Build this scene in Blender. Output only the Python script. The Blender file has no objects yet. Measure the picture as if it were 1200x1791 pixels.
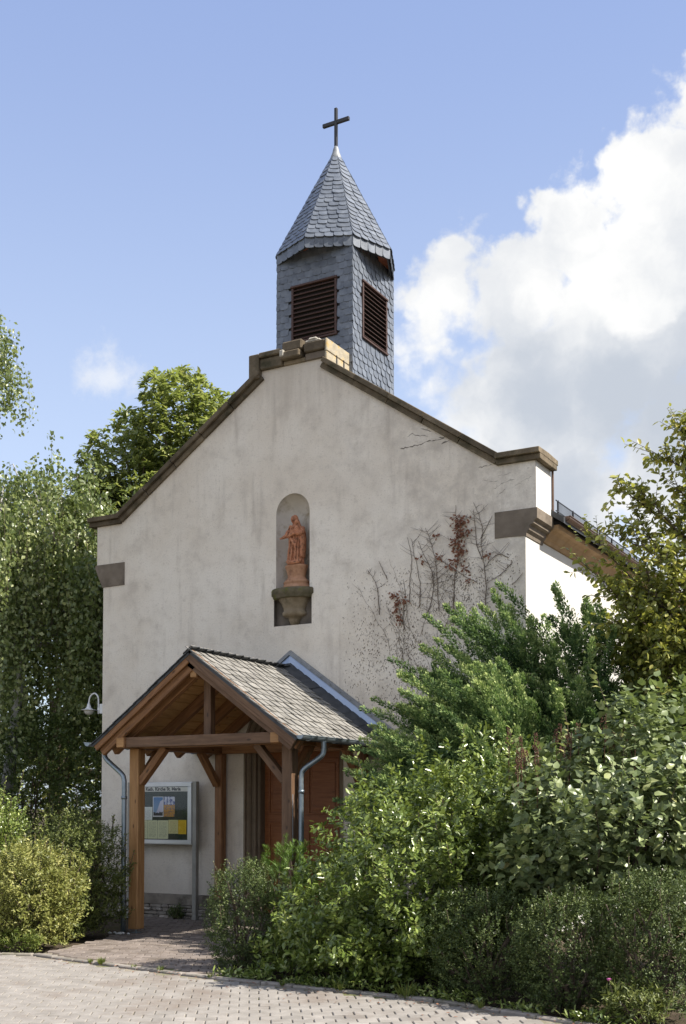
import bpy, bmesh, math, random
import numpy as np
from mathutils import Vector, Matrix, noise
R = math.radians
random.seed(7)
RNG = np.random.default_rng(11)
SC = bpy.context.scene
COL = SC.collection

# ------------------------------------------------------------------ camera
cam_d = bpy.data.cameras.new('camera')
cam = bpy.data.objects.new('camera', cam_d); COL.objects.link(cam)
cam.location = (11.77, -13.46, 1.6)
cam.rotation_euler = (R(92.5), 0, R(29.4))
cam_d.sensor_width = 36; cam_d.lens = 2026 / 1791 * 36
cam_d.shift_y = 0.2387
cam_d.clip_start = 0.1; cam_d.clip_end = 3000
SC.camera = cam
SC.render.resolution_x, SC.render.resolution_y = 686, 1024
SC.cycles.max_bounces = 6; SC.cycles.diffuse_bounces = 3; SC.cycles.glossy_bounces = 2; SC.cycles.transmission_bounces = 3

# ------------------------------------------------------------------ light and sky
SUN_AZ = Vector((0.987, 0.16)).normalized(); SUN_EL = R(46)
SUN = Vector((SUN_AZ.x * math.cos(SUN_EL), SUN_AZ.y * math.cos(SUN_EL), math.sin(SUN_EL)))
sl = bpy.data.lights.new('sun', 'SUN'); sl.energy = 4.7; sl.angle = R(0.53); sl.color = (1.0, 0.94, 0.84)
so = bpy.data.objects.new('sun', sl); COL.objects.link(so); so.location = (20, 8, 30)
so.rotation_euler = SUN.to_track_quat('Z', 'Y').to_euler()
SC.view_settings.view_transform = 'Standard'; SC.view_settings.look = 'None'
SC.view_settings.exposure = 0.93; SC.view_settings.gamma = 1.0
SC.view_settings.use_curve_mapping = False

class NT:
    """tiny node-tree helper"""
    def __init__(s, tree): s.t = tree; s.t.nodes.clear()
    def n(s, typ, ins=None, **props):
        nd = s.t.nodes.new(typ)
        for k, v in props.items(): setattr(nd, k, v)
        for k, v in (ins or {}).items():
            sock = nd.inputs[k]
            if isinstance(v, bpy.types.NodeSocket): s.t.links.new(v, sock)
            else: sock.default_value = v
        return nd
    def math(s, op, a, b=None, clamp=False):
        ins = {0: a}
        if b is not None: ins[1] = b
        return s.n('ShaderNodeMath', ins, operation=op, use_clamp=clamp).outputs[0]
    def vmath(s, op, a, b=None, out=0):
        ins = {0: a}
        if b is not None: ins[1] = b
        return s.n('ShaderNodeVectorMath', ins, operation=op).outputs[out]
    def ramp(s, fac, stops, interp='LINEAR'):
        nd = s.n('ShaderNodeValToRGB', {0: fac}); cr = nd.color_ramp; cr.interpolation = interp
        while len(cr.elements) < len(stops): cr.elements.new(0.5)
        for e, (p, c) in zip(cr.elements, stops):
            e.position = p; e.color = (c, c, c, 1) if isinstance(c, (int, float)) else (*c, 1)
        return nd.outputs[0]
    def mix(s, fac, a, b, typ='RGBA', blend='MIX'):
        nd = s.n('ShaderNodeMix', data_type=typ)
        if typ == 'RGBA': nd.blend_type = blend; i0, i1 = 6, 7; o = 2
        else: i0, i1 = 2, 3; o = 0
        for i, v in ((0, fac), (i0, a), (i1, b)):
            if isinstance(v, bpy.types.NodeSocket): s.t.links.new(v, nd.inputs[i])
            else: nd.inputs[i].default_value = ((*v, 1) if isinstance(v, tuple) and len(v) == 3 else v)
        return nd.outputs[o]
    def noise(s, vec, scale, detail=4, rough=0.55, dist=0.0):
        return s.n('ShaderNodeTexNoise', {'Vector': vec, 'Scale': scale, 'Detail': detail, 'Roughness': rough, 'Distortion': dist}).outputs[0]
    def smooth(s, v, lo, hi):
        return s.n('ShaderNodeMapRange', {0: v, 1: lo, 2: hi, 3: 0.0, 4: 1.0}, interpolation_type='SMOOTHSTEP').outputs[0]

W_ = bpy.data.worlds.new('World'); SC.world = W_; W_.use_nodes = True
def build_world():
    k = NT(W_.node_tree)
    sky = k.n('ShaderNodeTexSky', sky_type='NISHITA', sun_disc=False, sun_elevation=SUN_EL,
              sun_rotation=math.atan2(SUN_AZ.x, SUN_AZ.y), altitude=200, air_density=1.0, dust_density=1.4, ozone_density=1.6)
    tc = k.n('ShaderNodeTexCoord'); d = tc.outputs['Generated']
    d = k.vmath('NORMALIZE', d)
    # one large cumulus, put together from billows at fixed compass bearings (azimuth from +Y, elevation, size)
    blobs = [(-13.6,28.4,.061),(-10.7,30.1,.059),(-17.7,26.1,.0645),(-20.8,24.1,.067),(-23.9,24.0,.043),(-24.8,22.1,.035),
             (-23.7,19.5,.051),(-20.0,18.9,.10),(-15.9,21.6,.10),(-11.8,24.1,.106),(-11.9,16.3,.11),(-18.7,14.6,.09),
             (-22.3,15.3,.056),(-14.7,30.0,.031),(-4,22,.14),(-25.3,23.9,.046),(-25.4,22.0,.046),(-24.9,20.2,.045),(-24.1,25.3,.042),(-25.4,24.9,.034),(-22.4,26.0,.03),(3,16,.16),(-8,32,.07),(-20,8,.12),(-8,9,.14)]
    warp = k.vmath('SUBTRACT', k.n('ShaderNodeTexNoise', {'Vector': d, 'Scale': 13.0, 'Detail': 5, 'Roughness': .6}).outputs[1], (0.5, 0.5, 0.5))
    dw = k.vmath('ADD', d, k.vmath('MULTIPLY', warp, (.055, .055, .055)))
    def field(dirs):
        f = None
        for az, el, r in dirs:
            c = (math.sin(R(az)) * math.cos(R(el)), math.cos(R(az)) * math.cos(R(el)), math.sin(R(el)))
            dist = k.vmath('LENGTH', k.vmath('SUBTRACT', dw, c), out=1)
            v = k.math('SUBTRACT', 1.0, k.math('MULTIPLY', dist, 1 / r))
            v = k.math('MULTIPLY', v, r / .1)
            f = v if f is None else k.n('ShaderNodeMath', {0: f, 1: v, 2: .12}, operation='SMOOTH_MAX').outputs[0]
        return f
    big = field(blobs)
    fine = k.noise(d, 34.0, 9, .62)
    vor = k.n('ShaderNodeTexVoronoi', {'Vector': dw, 'Scale': 26.0, 'Detail': 2.0, 'Roughness': .6}).outputs[0]
    edge = k.math('ADD', k.math('MULTIPLY', k.math('SUBTRACT', fine, .5), .46), k.math('MULTIPLY', k.math('SUBTRACT', .45, vor), .22))
    fb = k.math('ADD', big, edge)
    sep = k.n('ShaderNodeSeparateXYZ', {0: d}).outputs[2]
    low = k.smooth(sep, .47, .30)
    m_big = k.smooth(k.math('DIVIDE', fb, k.math('ADD', .17, k.math('MULTIPLY', low, .22))), 0.0, 1.0)
    # fair-weather cumulus over the unseen rest of the sky, thickened to whiten ambient light
    gen = k.noise(k.vmath('MULTIPLY', d, (1, 1, 2.2)), 3.1, 8, .58)
    axis = (-.47, .80, .37)
    away = k.smooth(k.vmath('DOT_PRODUCT', d, axis, out=1), .86, .70)
    m_gen = k.math('MULTIPLY', k.smooth(gen, .45, .58), away)
    wisp = field([(-41.0, 20.5, .020), (-41.9, 20.1, .016), (-40.3, 20.7, .014), (-41.2, 21.6, .010)])
    m_wisp = k.math('MULTIPLY', k.smooth(k.math('ADD', wisp, k.math('MULTIPLY', k.math('SUBTRACT', k.noise(d, 60, 8, .65), .5), .42)), -.06, .22), .62)
    mask = k.math('MAXIMUM', k.math('MAXIMUM', m_big, m_gen), m_wisp)
    # self-shading: thick parts away from the sunny side turn grey
    lit = field([(a + 1.6, e + 2.4, r) for a, e, r in blobs[:13]])
    soft = k.noise(dw, 9.0, 6, .55)
    depth = k.math('ADD', k.math('MULTIPLY', lit, .62), k.math('MULTIPLY', k.math('SUBTRACT', soft, .47), 2.6))
    shade = field([(-20.0, 18.9, .075), (-16.0, 19.4, .085), (-12.0, 18.2, .10), (-18.7, 14.6, .08), (-20.5, 21.3, .045), (-9, 14, .10), (-22.6, 16.6, .035)])
    bright = field([(-15.2, 24.2, .045), (-12.4, 25.6, .05)])
    shade = k.math('SUBTRACT', k.math('ADD', shade, k.math('MULTIPLY', k.math('SUBTRACT', soft, .5), 1.3)), k.math('MULTIPLY', k.math('MAXIMUM', bright, 0.0), 2.2))
    grey = k.math('MAXIMUM', k.smooth(shade, -.15, .62), k.math('MULTIPLY', k.smooth(depth, .1, 1.1), .42))
    grey = k.math('MAXIMUM', grey, k.math('MULTIPLY', k.smooth(gen, .56, .74), k.math('SUBTRACT', 1.0, m_big)))
    ccol = k.mix(grey, k.mix(k.smooth(soft, .38, .62), (5.4, 5.4, 5.35), (4.6, 4.68, 4.8)), (3.05, 3.32, 3.75))
    tint = k.mix(.65, sky.outputs[0], k.mix(k.smooth(sep, .66, .10), (2.1, 2.75, 4.8), (4.3, 4.95, 6.1)))
    below = k.smooth(sep, -.05, .02)
    col = k.mix(k.math('MULTIPLY', mask, below), tint, ccol)
    bg = k.n('ShaderNodeBackground', {0: col, 1: 0.1})
    k.n('ShaderNodeOutputWorld', {0: bg.outputs[0]})
build_world()
W_.cycles.sampling_method = 'MANUAL'; W_.cycles.sample_map_resolution = 512

# ------------------------------------------------------------------ helpers
WM = {}
def link(o, parent=None, M=None):
    COL.objects.link(o)
    M = M if M is not None else Matrix()
    if parent is not None:
        o.parent = parent; o.matrix_parent_inverse = WM[parent.name].inverted()
    o.matrix_basis = M; WM[o.name] = M
    return o
def tag(o, label=None, cat=None, group=None, kind=None):
    for k_, v in (('label', label), ('category', cat), ('group', group), ('kind', kind)):
        if v: o[k_] = v
    return o
def empty(name, loc, label=None, cat=None, group=None):
    o = bpy.data.objects.new(name, None); o.empty_display_size = .2
    link(o, None, Matrix.Translation(loc)); return tag(o, label, cat, group)
def mesh_from(name, V, F, m=None, smooth=False):
    me = bpy.data.meshes.new(name); me.from_pydata([tuple(v) for v in V], [], [tuple(f) for f in F]); me.update()
    if m: me.materials.append(m)
    if smooth: me.polygons.foreach_set('use_smooth', [True] * len(me.polygons))
    return me
def build(name, VF, m, parent=None, smooth=False, recenter=True, fix=True):
    V, F = VF
    V = np.array([tuple(v) for v in V], float)
    c = (V.min(0) + V.max(0)) / 2 if recenter else np.zeros(3)
    me = mesh_from(name, V - c, F, m, smooth)
    if fix:
        bm = bmesh.new(); bm.from_mesh(me); bmesh.ops.recalc_face_normals(bm, faces=bm.faces); bm.to_mesh(me); bm.free()
    o = bpy.data.objects.new(name, me)
    return link(o, parent, Matrix.Translation(c))
def inst(name, me, parent, M):
    return link(bpy.data.objects.new(name, me), parent, M)
def join(*parts):
    V, F = [], []
    for v, f in parts:
        b = len(V); V.extend([tuple(x) for x in v]); F.extend([tuple(i + b for i in q) for q in f])
    return V, F
def xf(VF, M):
    return [M @ Vector(v) for v in VF[0]], VF[1]
_cb = {}
def cbox(sx, sy, sz, c=.004):
    key = (round(sx, 4), round(sy, 4), round(sz, 4), round(c, 4))
    if key in _cb: return _cb[key]
    h = (sx / 2, sy / 2, sz / 2); bm = bmesh.new()
    for a in (-1, 1):
        for b in (-1, 1):
            for d in (-1, 1):
                s = (a, b, d)
                for i in range(3):
                    bm.verts.new([s[j] * (h[j] - (0 if j == i else c)) for j in range(3)])
    bmesh.ops.convex_hull(bm, input=bm.verts)
    bm.verts.index_update()
    V = [tuple(v.co) for v in bm.verts]; F = [tuple(v.index for v in f.verts) for f in bm.faces]; bm.free()
    _cb[key] = (V, F); return V, F
def box(x0, x1, y0, y1, z0, z1, c=.004):
    V, F = cbox(x1 - x0, y1 - y0, z1 - z0, c)
    return [(a + (x0 + x1) / 2, b + (y0 + y1) / 2, d + (z0 + z1) / 2) for a, b, d in V], F
def axes(p0, p1, up=(0, 0, 1)):
    p0, p1 = Vector(p0), Vector(p1); x = (p1 - p0).normalized(); y = Vector(up).cross(x)
    if y.length < 1e-4: y = Vector((0, 1, 0)).cross(x)
    y.normalize(); z = x.cross(y)
    M = Matrix((x, y, z)).transposed().to_4x4(); M.translation = (p0 + p1) / 2
    return M, (p1 - p0).length
def beam(name, p0, p1, w, h, m, parent, up=(0, 0, 1), c=.006):
    M, L = axes(p0, p1, up)
    V, F = cbox(L, w, h, c)
    return inst(name, mesh_from(name, V, F, m), parent, M)
def tube(pts, r, n=8, cap=True):
    pts = [Vector(p) for p in pts]; rs = r if isinstance(r, (list, tuple)) else [r] * len(pts)
    V, F = [], []; ref = None
    for i, p in enumerate(pts):
        t = (pts[min(i + 1, len(pts) - 1)] - pts[max(i - 1, 0)]).normalized()
        if ref is None:
            ref = t.orthogonal().normalized()
        ref = (ref - t * ref.dot(t)).normalized(); b = t.cross(ref)
        for j in range(n):
            a = 2 * math.pi * j / n
            V.append(p + (ref * math.cos(a) + b * math.sin(a)) * rs[i])
    for i in range(len(pts) - 1):
        for j in range(n):
            F.append((i * n + j, i * n + (j + 1) % n, (i + 1) * n + (j + 1) % n, (i + 1) * n + j))
    if cap:
        F.append(tuple(range(n - 1, -1, -1))); F.append(tuple((len(pts) - 1) * n + j for j in range(n)))
    return V, F
def bend(pts, k=5):
    """round a polyline by Catmull-Rom"""
    P = [Vector(p) for p in pts]; P = [P[0] * 2 - P[1]] + P + [P[-1] * 2 - P[-2]]; out = []
    for i in range(1, len(P) - 2):
        for j in range(k):
            t = j / k; a, b, c, d = P[i - 1], P[i], P[i + 1], P[i + 2]
            out.append(.5 * ((2 * b) + (c - a) * t + (2 * a - 5 * b + 4 * c - d) * t * t + (3 * b - a - 3 * c + d) * t ** 3))
    out.append(P[-2]); return out
def lathe(prof, n=28, c=(0, 0, 0), a0=0, a1=2 * math.pi, sy=1.0):
    V, F = [], []; full = abs(a1 - a0 - 2 * math.pi) < 1e-6; m = n if full else n + 1
    for r, z in prof:
        for j in range(m):
            a = a0 + (a1 - a0) * j / n
            V.append((c[0] + r * math.cos(a), c[1] + r * math.sin(a) * sy, c[2] + z))
    for i in range(len(prof) - 1):
        for j in range(n):
            F.append((i * m + j, i * m + (j + 1) % m, (i + 1) * m + (j + 1) % m, (i + 1) * m + j))
    if full:
        F.append(tuple(range(m - 1, -1, -1))); F.append(tuple((len(prof) - 1) * m + j for j in range(m)))
    return V, F
def prism(poly, y0, y1):
    """(x,z) polygon extruded along Y"""
    n = len(poly)
    V = [(x, y0, z) for x, z in poly] + [(x, y1, z) for x, z in poly]
    F = [tuple(range(n)), tuple(range(2 * n - 1, n - 1, -1))] + [(i, i + n, (i + 1) % n + n, (i + 1) % n) for i in range(n)]
    return V, F

# ------------------------------------------------------------------ materials
MATS = {}
def material(name):
    m = bpy.data.materials.new(name); m.use_nodes = True; MATS[name] = m
    return m, NT(m.node_tree)
def finish(k, col, rough, bump=None, bstr=.3, bdist=.01, spec=.4, metal=0.0, normal=None):
    ins = {'Base Color': col, 'Roughness': rough, 'Specular IOR Level': spec, 'Metallic': metal}
    if bump is not None:
        ins['Normal'] = k.n('ShaderNodeBump', {'Height': bump, 'Strength': bstr, 'Distance': bdist}).outputs[0]
    p = k.n('ShaderNodeBsdfPrincipled', ins)
    k.n('ShaderNodeOutputMaterial', {0: p.outputs[0]})
def pos(k): return k.n('ShaderNodeNewGeometry').outputs['Position']
def obj_rnd(k): return k.n('ShaderNodeObjectInfo').outputs['Random']
def simple(name, c1, c2, scale=6, rough=.8, bscale=60, bstr=.25, bdist=.004, rv=0.0, spec=.4, metal=0, c3=None, s3=1.5, lo=.35, hi=.65):
    m, k = material(name); p = pos(k)
    f = k.ramp(k.noise(p, scale, 6, .6), [(lo, 0.0), (hi, 1.0)])
    col = k.mix(f, c1, c2)
    if c3: col = k.mix(k.ramp(k.noise(p, s3, 7, .65), [(.5, 0.0), (.66, 1.0)]), col, c3)
    if rv:
        b = k.math('ADD', k.math('MULTIPLY', obj_rnd(k), rv), 1 - rv / 2)
        col = k.mix(1.0, col, k.n('ShaderNodeCombineColor', {0: b, 1: b, 2: b}).outputs[0], blend='MULTIPLY')
    finish(k, col, rough, k.noise(p, bscale, 5, .65), bstr, bdist, spec, metal)
    return m
def wood(name, c1, c2, c3, rough=.6, rv=.25, grain=14):
    m, k = material(name)
    tc = k.n('ShaderNodeTexCoord').outputs['Object']
    r = obj_rnd(k)
    v = k.vmath('ADD', k.vmath('MULTIPLY', tc, (1.2, grain, grain)), k.n('ShaderNodeCombineXYZ', {0: k.math('MULTIPLY', r, 37.0), 1: k.math('MULTIPLY', r, 11.0), 2: 0.0}).outputs[0])
    g = k.noise(v, 2.2, 7, .62, .6)
    col = k.ramp(g, [(.28, c1), (.5, c2), (.74, c3)])
    w = k.noise(k.vmath('MULTIPLY', tc, (1, 3, 3)), 2.0, 5, .6)
    col = k.mix(k.math('MULTIPLY', k.smooth(w, .5, .75), .45), col, c1)
    knot = k.n('ShaderNodeTexVoronoi', {'Vector': k.vmath('MULTIPLY', tc, (3.0, 7, 7)), 'Scale': 1.0}).outputs[0]
    col = k.mix(k.math('MULTIPLY', k.smooth(knot, .12, .05), .8), col, tuple(x * .35 for x in c1))
    b = k.math('ADD', k.math('MULTIPLY', r, rv), 1 - rv / 2)
    col = k.mix(1.0, col, k.n('ShaderNodeCombineColor', {0: b, 1: b, 2: b}).outputs[0], blend='MULTIPLY')
    finish(k, col, rough, g, .35, .003, .35)
    return m

def plaster(name):
    m, k = material(name); p = pos(k)
    big = k.noise(p, .55, 7, .62)
    mid = k.noise(p, 2.6, 7, .62)
    streak = k.noise(k.vmath('MULTIPLY', p, (5.0, 5.0, .45)), 1.0, 7, .62)
    fine = k.noise(p, 42, 6, .75)
    gran = k.noise(p, 150, 3, .7)
    col = k.mix(k.smooth(big, .36, .66), (.70, .625, .525), (.79, .73, .64))
    col = k.mix(k.math('MULTIPLY', k.math('MULTIPLY', k.smooth(streak, .50, .72), k.smooth(k.noise(p, .9, 4, .6), .40, .62)), .95), col, (.485, .43, .365))
    col = k.mix(k.math('MULTIPLY', k.smooth(mid, .46, .80), .80), col, (.50, .44, .372))
    col = k.mix(k.math('MULTIPLY', k.smooth(mid, .46, .22), .4), col, (.80, .74, .655))
    col = k.mix(k.math('MULTIPLY', k.smooth(fine, .54, .70), .9), col, (.40, .35, .295))
    col = k.mix(k.math('MULTIPLY', k.smooth(k.noise(p, 75, 3, .7), .52, .72), .55), col, (.86, .80, .71))
    col = k.mix(k.math('MULTIPLY', k.smooth(k.noise(p, 9, 6, .7), .53, .70), .38), col, (.47, .41, .34))
    sep = k.n('ShaderNodeSeparateXYZ', {0: p})
    side = k.math('MULTIPLY', k.smooth(k.math('ADD', sep.outputs[0], k.math('MULTIPLY', k.noise(p, 1.3, 6, .65), 4.0)), 5.6, 8.2), k.smooth(k.noise(p, 3.4, 7, .7), .40, .62))
    col = k.mix(k.math('MULTIPLY', side, .6), col, (.475, .425, .365))
    # repaired lighter patches around the creeper corner and damp at the foot
    foot = k.math('MULTIPLY', k.smooth(k.math('ADD', sep.outputs[2], k.math('MULTIPLY', mid, .6)), 1.15, .5), .5)
    col = k.mix(foot, col, (.44, .385, .32))
    top = k.math('MULTIPLY', k.smooth(k.math('ADD', k.math('MULTIPLY', sep.outputs[2], .5), k.math('MULTIPLY', streak, 1.5)), 4.1, 4.75), .55)
    col = k.mix(top, col, (.48, .42, .35))
    h = k.math('ADD', k.math('MULTIPLY', fine, .7), k.math('ADD', k.math('MULTIPLY', gran, .3), k.math('MULTIPLY', mid, 1.6)))
    finish(k, col, .93, h, .55, .012, .2)
    return m
M_PLASTER = plaster('rough_plaster')
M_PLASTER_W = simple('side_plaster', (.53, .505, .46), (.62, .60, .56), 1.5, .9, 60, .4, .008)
M_STONE = simple('coping_stone', (.10, .078, .052), (.185, .148, .102), 5, .9, 45, .6, .012, .55, .2, 0, (.055, .05, .03), 2.2)
M_STONE_K = simple('kneeler_stone', (.15, .122, .095), (.215, .178, .14), 3.5, .9, 70, .4, .005, .12, .2, 0, (.11, .09, .07), 2.5)
M_STONE_Y = simple('lichen_stone', (.27, .23, .165), (.42, .38, .30), 6, .9, 50, .6, .012, .2, .2, 0, (.40, .26, .07), 6)
M_CEMENT = simple('cement_patch', (.34, .31, .26), (.46, .43, .37), 9, .95, 60, .5, .01)
M_CORBEL = simple('corbel_stone', (.20, .155, .10), (.30, .24, .165), 7, .9, 60, .4, .005, .1, .2, 0, (.13, .105, .065), 4)
M_MOSS = simple('mossy_stone', (.085, .075, .045), (.15, .125, .085), 9, .95, 50, .5, .008, 0, .2, 0, (.13, .135, .03), 7)
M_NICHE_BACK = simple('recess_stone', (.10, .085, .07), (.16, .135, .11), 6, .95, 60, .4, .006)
M_CORNICE = simple('cornice_stone', (.30, .19, .095), (.40, .27, .15), 4, .8, 60, .3, .005)
M_PLINTH = simple('plinth_stone', (.20, .17, .14), (.30, .265, .22), 5, .95, 50, .5, .01, .2, .2, 0, (.12, .105, .085), 4)
M_RUBBLE = simple('rubble_stone', (.22, .19, .16), (.36, .32, .275), 7, .95, 40, .6, .012, .45)
M_MORTAR = simple('mortar', (.12, .105, .09), (.18, .16, .135), 9, .95, 50, .5, .01)
M_PORTAL = simple('portal_sandstone', (.185, .14, .095), (.27, .215, .155), 3, .88, 70, .3, .004, .1, .25, 0, (.15, .11, .075), 3)
M_TERRA = simple('terracotta', (.38, .15, .075), (.53, .245, .135), 14, .75, 80, .4, .005, 0, .3, 0, (.10, .055, .035), 26, .35, .65)
M_TERRA_P = simple('terracotta_pedestal', (.36, .185, .10), (.46, .26, .155), 9, .8, 80, .3, .004, 0, .3, 0, (.24, .12, .07), 8)
M_SLATE = simple('slate', (.092, .107, .134), (.155, .173, .203), 9, .40, 40, .35, .004, .35, .55)
M_SLATE_P = simple('weathered_slate', (.19, .18, .163), (.265, .253, .232), 6, .62, 45, .4, .004, .30, .4, 0, (.15, .142, .125), 5)
M_SLATE_D = simple('dark_slate', (.035, .038, .042), (.06, .063, .068), 9, .55, 40, .3, .004, .3)
M_LEAD = simple('lead', (.20, .21, .22), (.28, .29, .30), 12, .55, 30, .2, .002, 0, .4, .15)
M_ZINC = simple('zinc', (.22, .27, .31), (.30, .345, .38), 8, .42, 30, .12, .002, 0, .5, .75)
M_FLASH = simple('zinc_flashing', (.30, .36, .46), (.36, .42, .52), 3, .38, 20, .06, .002, 0, .5, .8)
M_ALU = simple('aluminium', (.50, .51, .52), (.58, .59, .60), 3, .38, 40, .05, .001, 0, .5, .7)
M_GALV = simple('post_metal', (.27, .26, .23), (.34, .33, .30), 6, .5, 40, .1, .001, 0, .4, .3)
M_IRON = simple('black_iron', (.016, .016, .018), (.03, .028, .028), 14, .4, 40, .15, .002, 0, .5)
M_COPPER = simple('brown_copper', (.10, .06, .04), (.16, .10, .07), 6, .45, 30, .1, .002, 0, .5, .5)
M_WOOD = wood('stained_timber', (.12, .055, .024), (.24, .115, .048), (.34, .175, .078))
M_WOOD_L = wood('fresh_timber', (.23, .115, .046), (.345, .185, .075), (.44, .25, .11))
M_WOOD_G = wood('weathered_timber', (.072, .038, .020), (.135, .076, .042), (.20, .118, .068))
M_BOARD = wood('soffit_board', (.44, .235, .09), (.58, .34, .14), (.68, .43, .19), rv=.18)
M_LOUVRE = wood('louvre_wood', (.045, .023, .018), (.068, .036, .028), (.095, .052, .041), .6, .3)
M_DOOR = wood('door_wood', (.165, .055, .018), (.26, .092, .030), (.33, .125, .045), .45, .1)
M_SOFFIT = simple('eave_wood', (.24, .075, .035), (.30, .10, .05), 8, .7)
M_WHITE = simple('white_enamel', (.72, .72, .72), (.78, .78, .78), 3, .3, 40, .03, .001)
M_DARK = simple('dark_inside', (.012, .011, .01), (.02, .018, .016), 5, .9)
M_PAVER = simple('concrete_paver', (.218, .200, .180), (.298, .275, .250), 5, .9, 130, .5, .003, .36, .25, 0, (.20, .168, .143), 1.3)
M_PAVER_R = simple('red_paver', (.16, .132, .115), (.24, .205, .182), 8, .92, 110, .5, .004, .4, .2, 0, (.14, .115, .095), 3)
M_JOINT = simple('joint_sand', (.19, .165, .13), (.29, .255, .205), 20, .95, 80, .5, .004, 0, .2, 0, (.11, .125, .035), 1.6)
M_KERB = simple('kerb_concrete', (.22, .195, .17), (.31, .28, .25), 8, .92, 90, .5, .004, .3, .2, 0, (.14, .13, .09), 4)
M_SOIL = simple('soil', (.055, .042, .03), (.10, .078, .055), 5, .97, 30, .8, .03, 0, .1, 0, (.07, .065, .03), 3)
M_BARK = simple('bark', (.07, .052, .038), (.13, .10, .075), 12, .95, 50, .6, .01)
M_BARK_B = simple('birch_bark', (.42, .40, .37), (.55, .53, .50), 4, .85, 40, .4, .006, 0, .2, 0, (.05, .045, .04), 7)
M_TWIG = simple('creeper_stem', (.10, .075, .058), (.17, .13, .10), 15, .95, 60, .3, .002)
M_DRY = simple('dry_leaf', (.15, .06, .035), (.25, .115, .065), 30, .85, 60, .3, .002)
M_CRACK = simple('crack_shadow', (.12, .105, .09), (.22, .195, .165), 14, .98)
M_BOARDGREEN = simple('green_felt', (.022, .036, .026), (.034, .052, .036), 30, .9)
M_PEBBLE = simple('pebble', (.55, .54, .52), (.72, .71, .69), 12, .7, 40, .2, .002, .3)

# ------------------------------------------------------------------ ground, road, path
def sheet(name, poly, z, m):
    V = [(x, y, z) for x, y in poly]
    o = build(name, (V, [tuple(range(len(V)))]), m, recenter=False, fix=False)
    if o.data.polygons[0].normal.z < 0: o.data.flip_normals()
    return tag(o, kind='structure')
sheet('ground', [(-600, -600), (600, -600), (600, 600), (-600, 600)], -.05, M_SOIL)
KERB = [(-14, -12.0), (1.0, -4.95), (2.3, -4.27), (2.64, -4.12), (4.0, -4.36), (5.55, -4.58), (6.6, -4.62), (7.68, -4.70), (9.0, -5.08), (10.5, -5.65), (16, -8.6)]
road = sheet('road', KERB + [(16, -40), (-14, -40)], -.014, M_JOINT)
PATH = [(2.64, -4.05), (2.25, -2.5), (1.45, -.9), (.55, -.04), (4.9, -.04), (4.9, -3.6), (5.6, -4.5), (4.0, -4.29)]
path = sheet('path', PATH, -.006, M_JOINT)
def inside(poly, x, y):
    c = False; j = len(poly) - 1
    for i in range(len(poly)):
        xi, yi = poly[i]; xj, yj = poly[j]
        if (yi > y) != (yj > y) and x < (xj - xi) * (y - yi) / (yj - yi) + xi: c = not c
        j = i
    return c
CAMP = Vector(cam.location)
def in_view(p, margin=.04):
    d = Vector(p) - CAMP; yaw = R(29.4); pt = R(2.5)
    f = Vector((-math.sin(yaw) * math.cos(pt), math.cos(yaw) * math.cos(pt), math.sin(pt))); r = Vector((math.cos(yaw), math.sin(yaw), 0)); u = r.cross(f)
    w = d.dot(f)
    if w < .2: return False
    x = 600 + 2026 * d.dot(r) / w; y = 1323.5 - 2026 * d.dot(u) / w
    return -1200 * margin < x < 1200 * (1 + margin) and -1791 * margin < y < 1791 * (1 + margin)
def paving(parent, poly, ang, L, W, gap, top, th, m, box_, maxn=300, seed=1, clear=.0):
    rr = random.Random(seed)
    ca, sa = math.cos(ang), math.sin(ang)
    V, F = cbox(L - gap, W - gap, th, .006); me = mesh_from('brick', V, F, m)
    cells = []
    x0, x1, y0, y1 = box_
    cx, cy = (x0 + x1) / 2, (y0 + y1) / 2; ext = math.hypot(x1 - x0, y1 - y0) / 2
    nu, nv = int(ext / L) + 2, int(ext / W) + 2
    for j in range(-nv, nv + 1):
        for i in range(-nu, nu + 1):
            u = (i + (.5 if j % 2 else 0)) * L; v = j * W
            x = cx + u * ca - v * sa; y = cy + u * sa + v * ca
            if not (x0 < x < x1 and y0 < y < y1): continue
            if all(inside(poly, x + a * L * .42 * ca - b * W * .42 * sa, y + a * L * .42 * sa + b * W * .42 * ca) for a in (-1, 1) for b in (-1, 1)):
                cells.append((x, y))
    cells.sort(key=lambda c: (not in_view((c[0], c[1], 0)), (c[0] - CAMP.x) ** 2 + (c[1] - CAMP.y) ** 2))
    rest = []
    for n_, (x, y) in enumerate(cells):
        M = Matrix.Translation((x + rr.uniform(-.002, .002), y + rr.uniform(-.002, .002), top - th / 2 + rr.uniform(-.003, .003))) @ Matrix.Rotation(ang + rr.uniform(-.012, .012), 4, 'Z') @ Matrix.Rotation(rr.uniform(-.009, .009), 4, 'X') @ Matrix.Rotation(rr.uniform(-.006, .006), 4, 'Y')
        if n_ < maxn: inst('brick', me, parent, M)
        else: rest.append(xf((V, F), M))
    if rest:
        tag(build('brick_field', join(*rest), m, parent, fix=False), kind='stuff')
paving(road, KERB + [(16, -40), (-14, -40)], math.atan2(.559, .829), .162, .150, .007, 0.0, .05, M_PAVER, (-.5, 11.5, -8.2, -3.9), 300, 3)
paving(path, PATH, math.atan2(.53, .85), .17, .12, .008, .012, .05, M_PAVER_R, (.4, 5.7, -4.6, 0), 300, 4)
kb = bpy.data.objects.new('kerb', None); link(kb, None, Matrix.Translation((5, -4.5, 0))); tag(kb, kind='structure')
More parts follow.
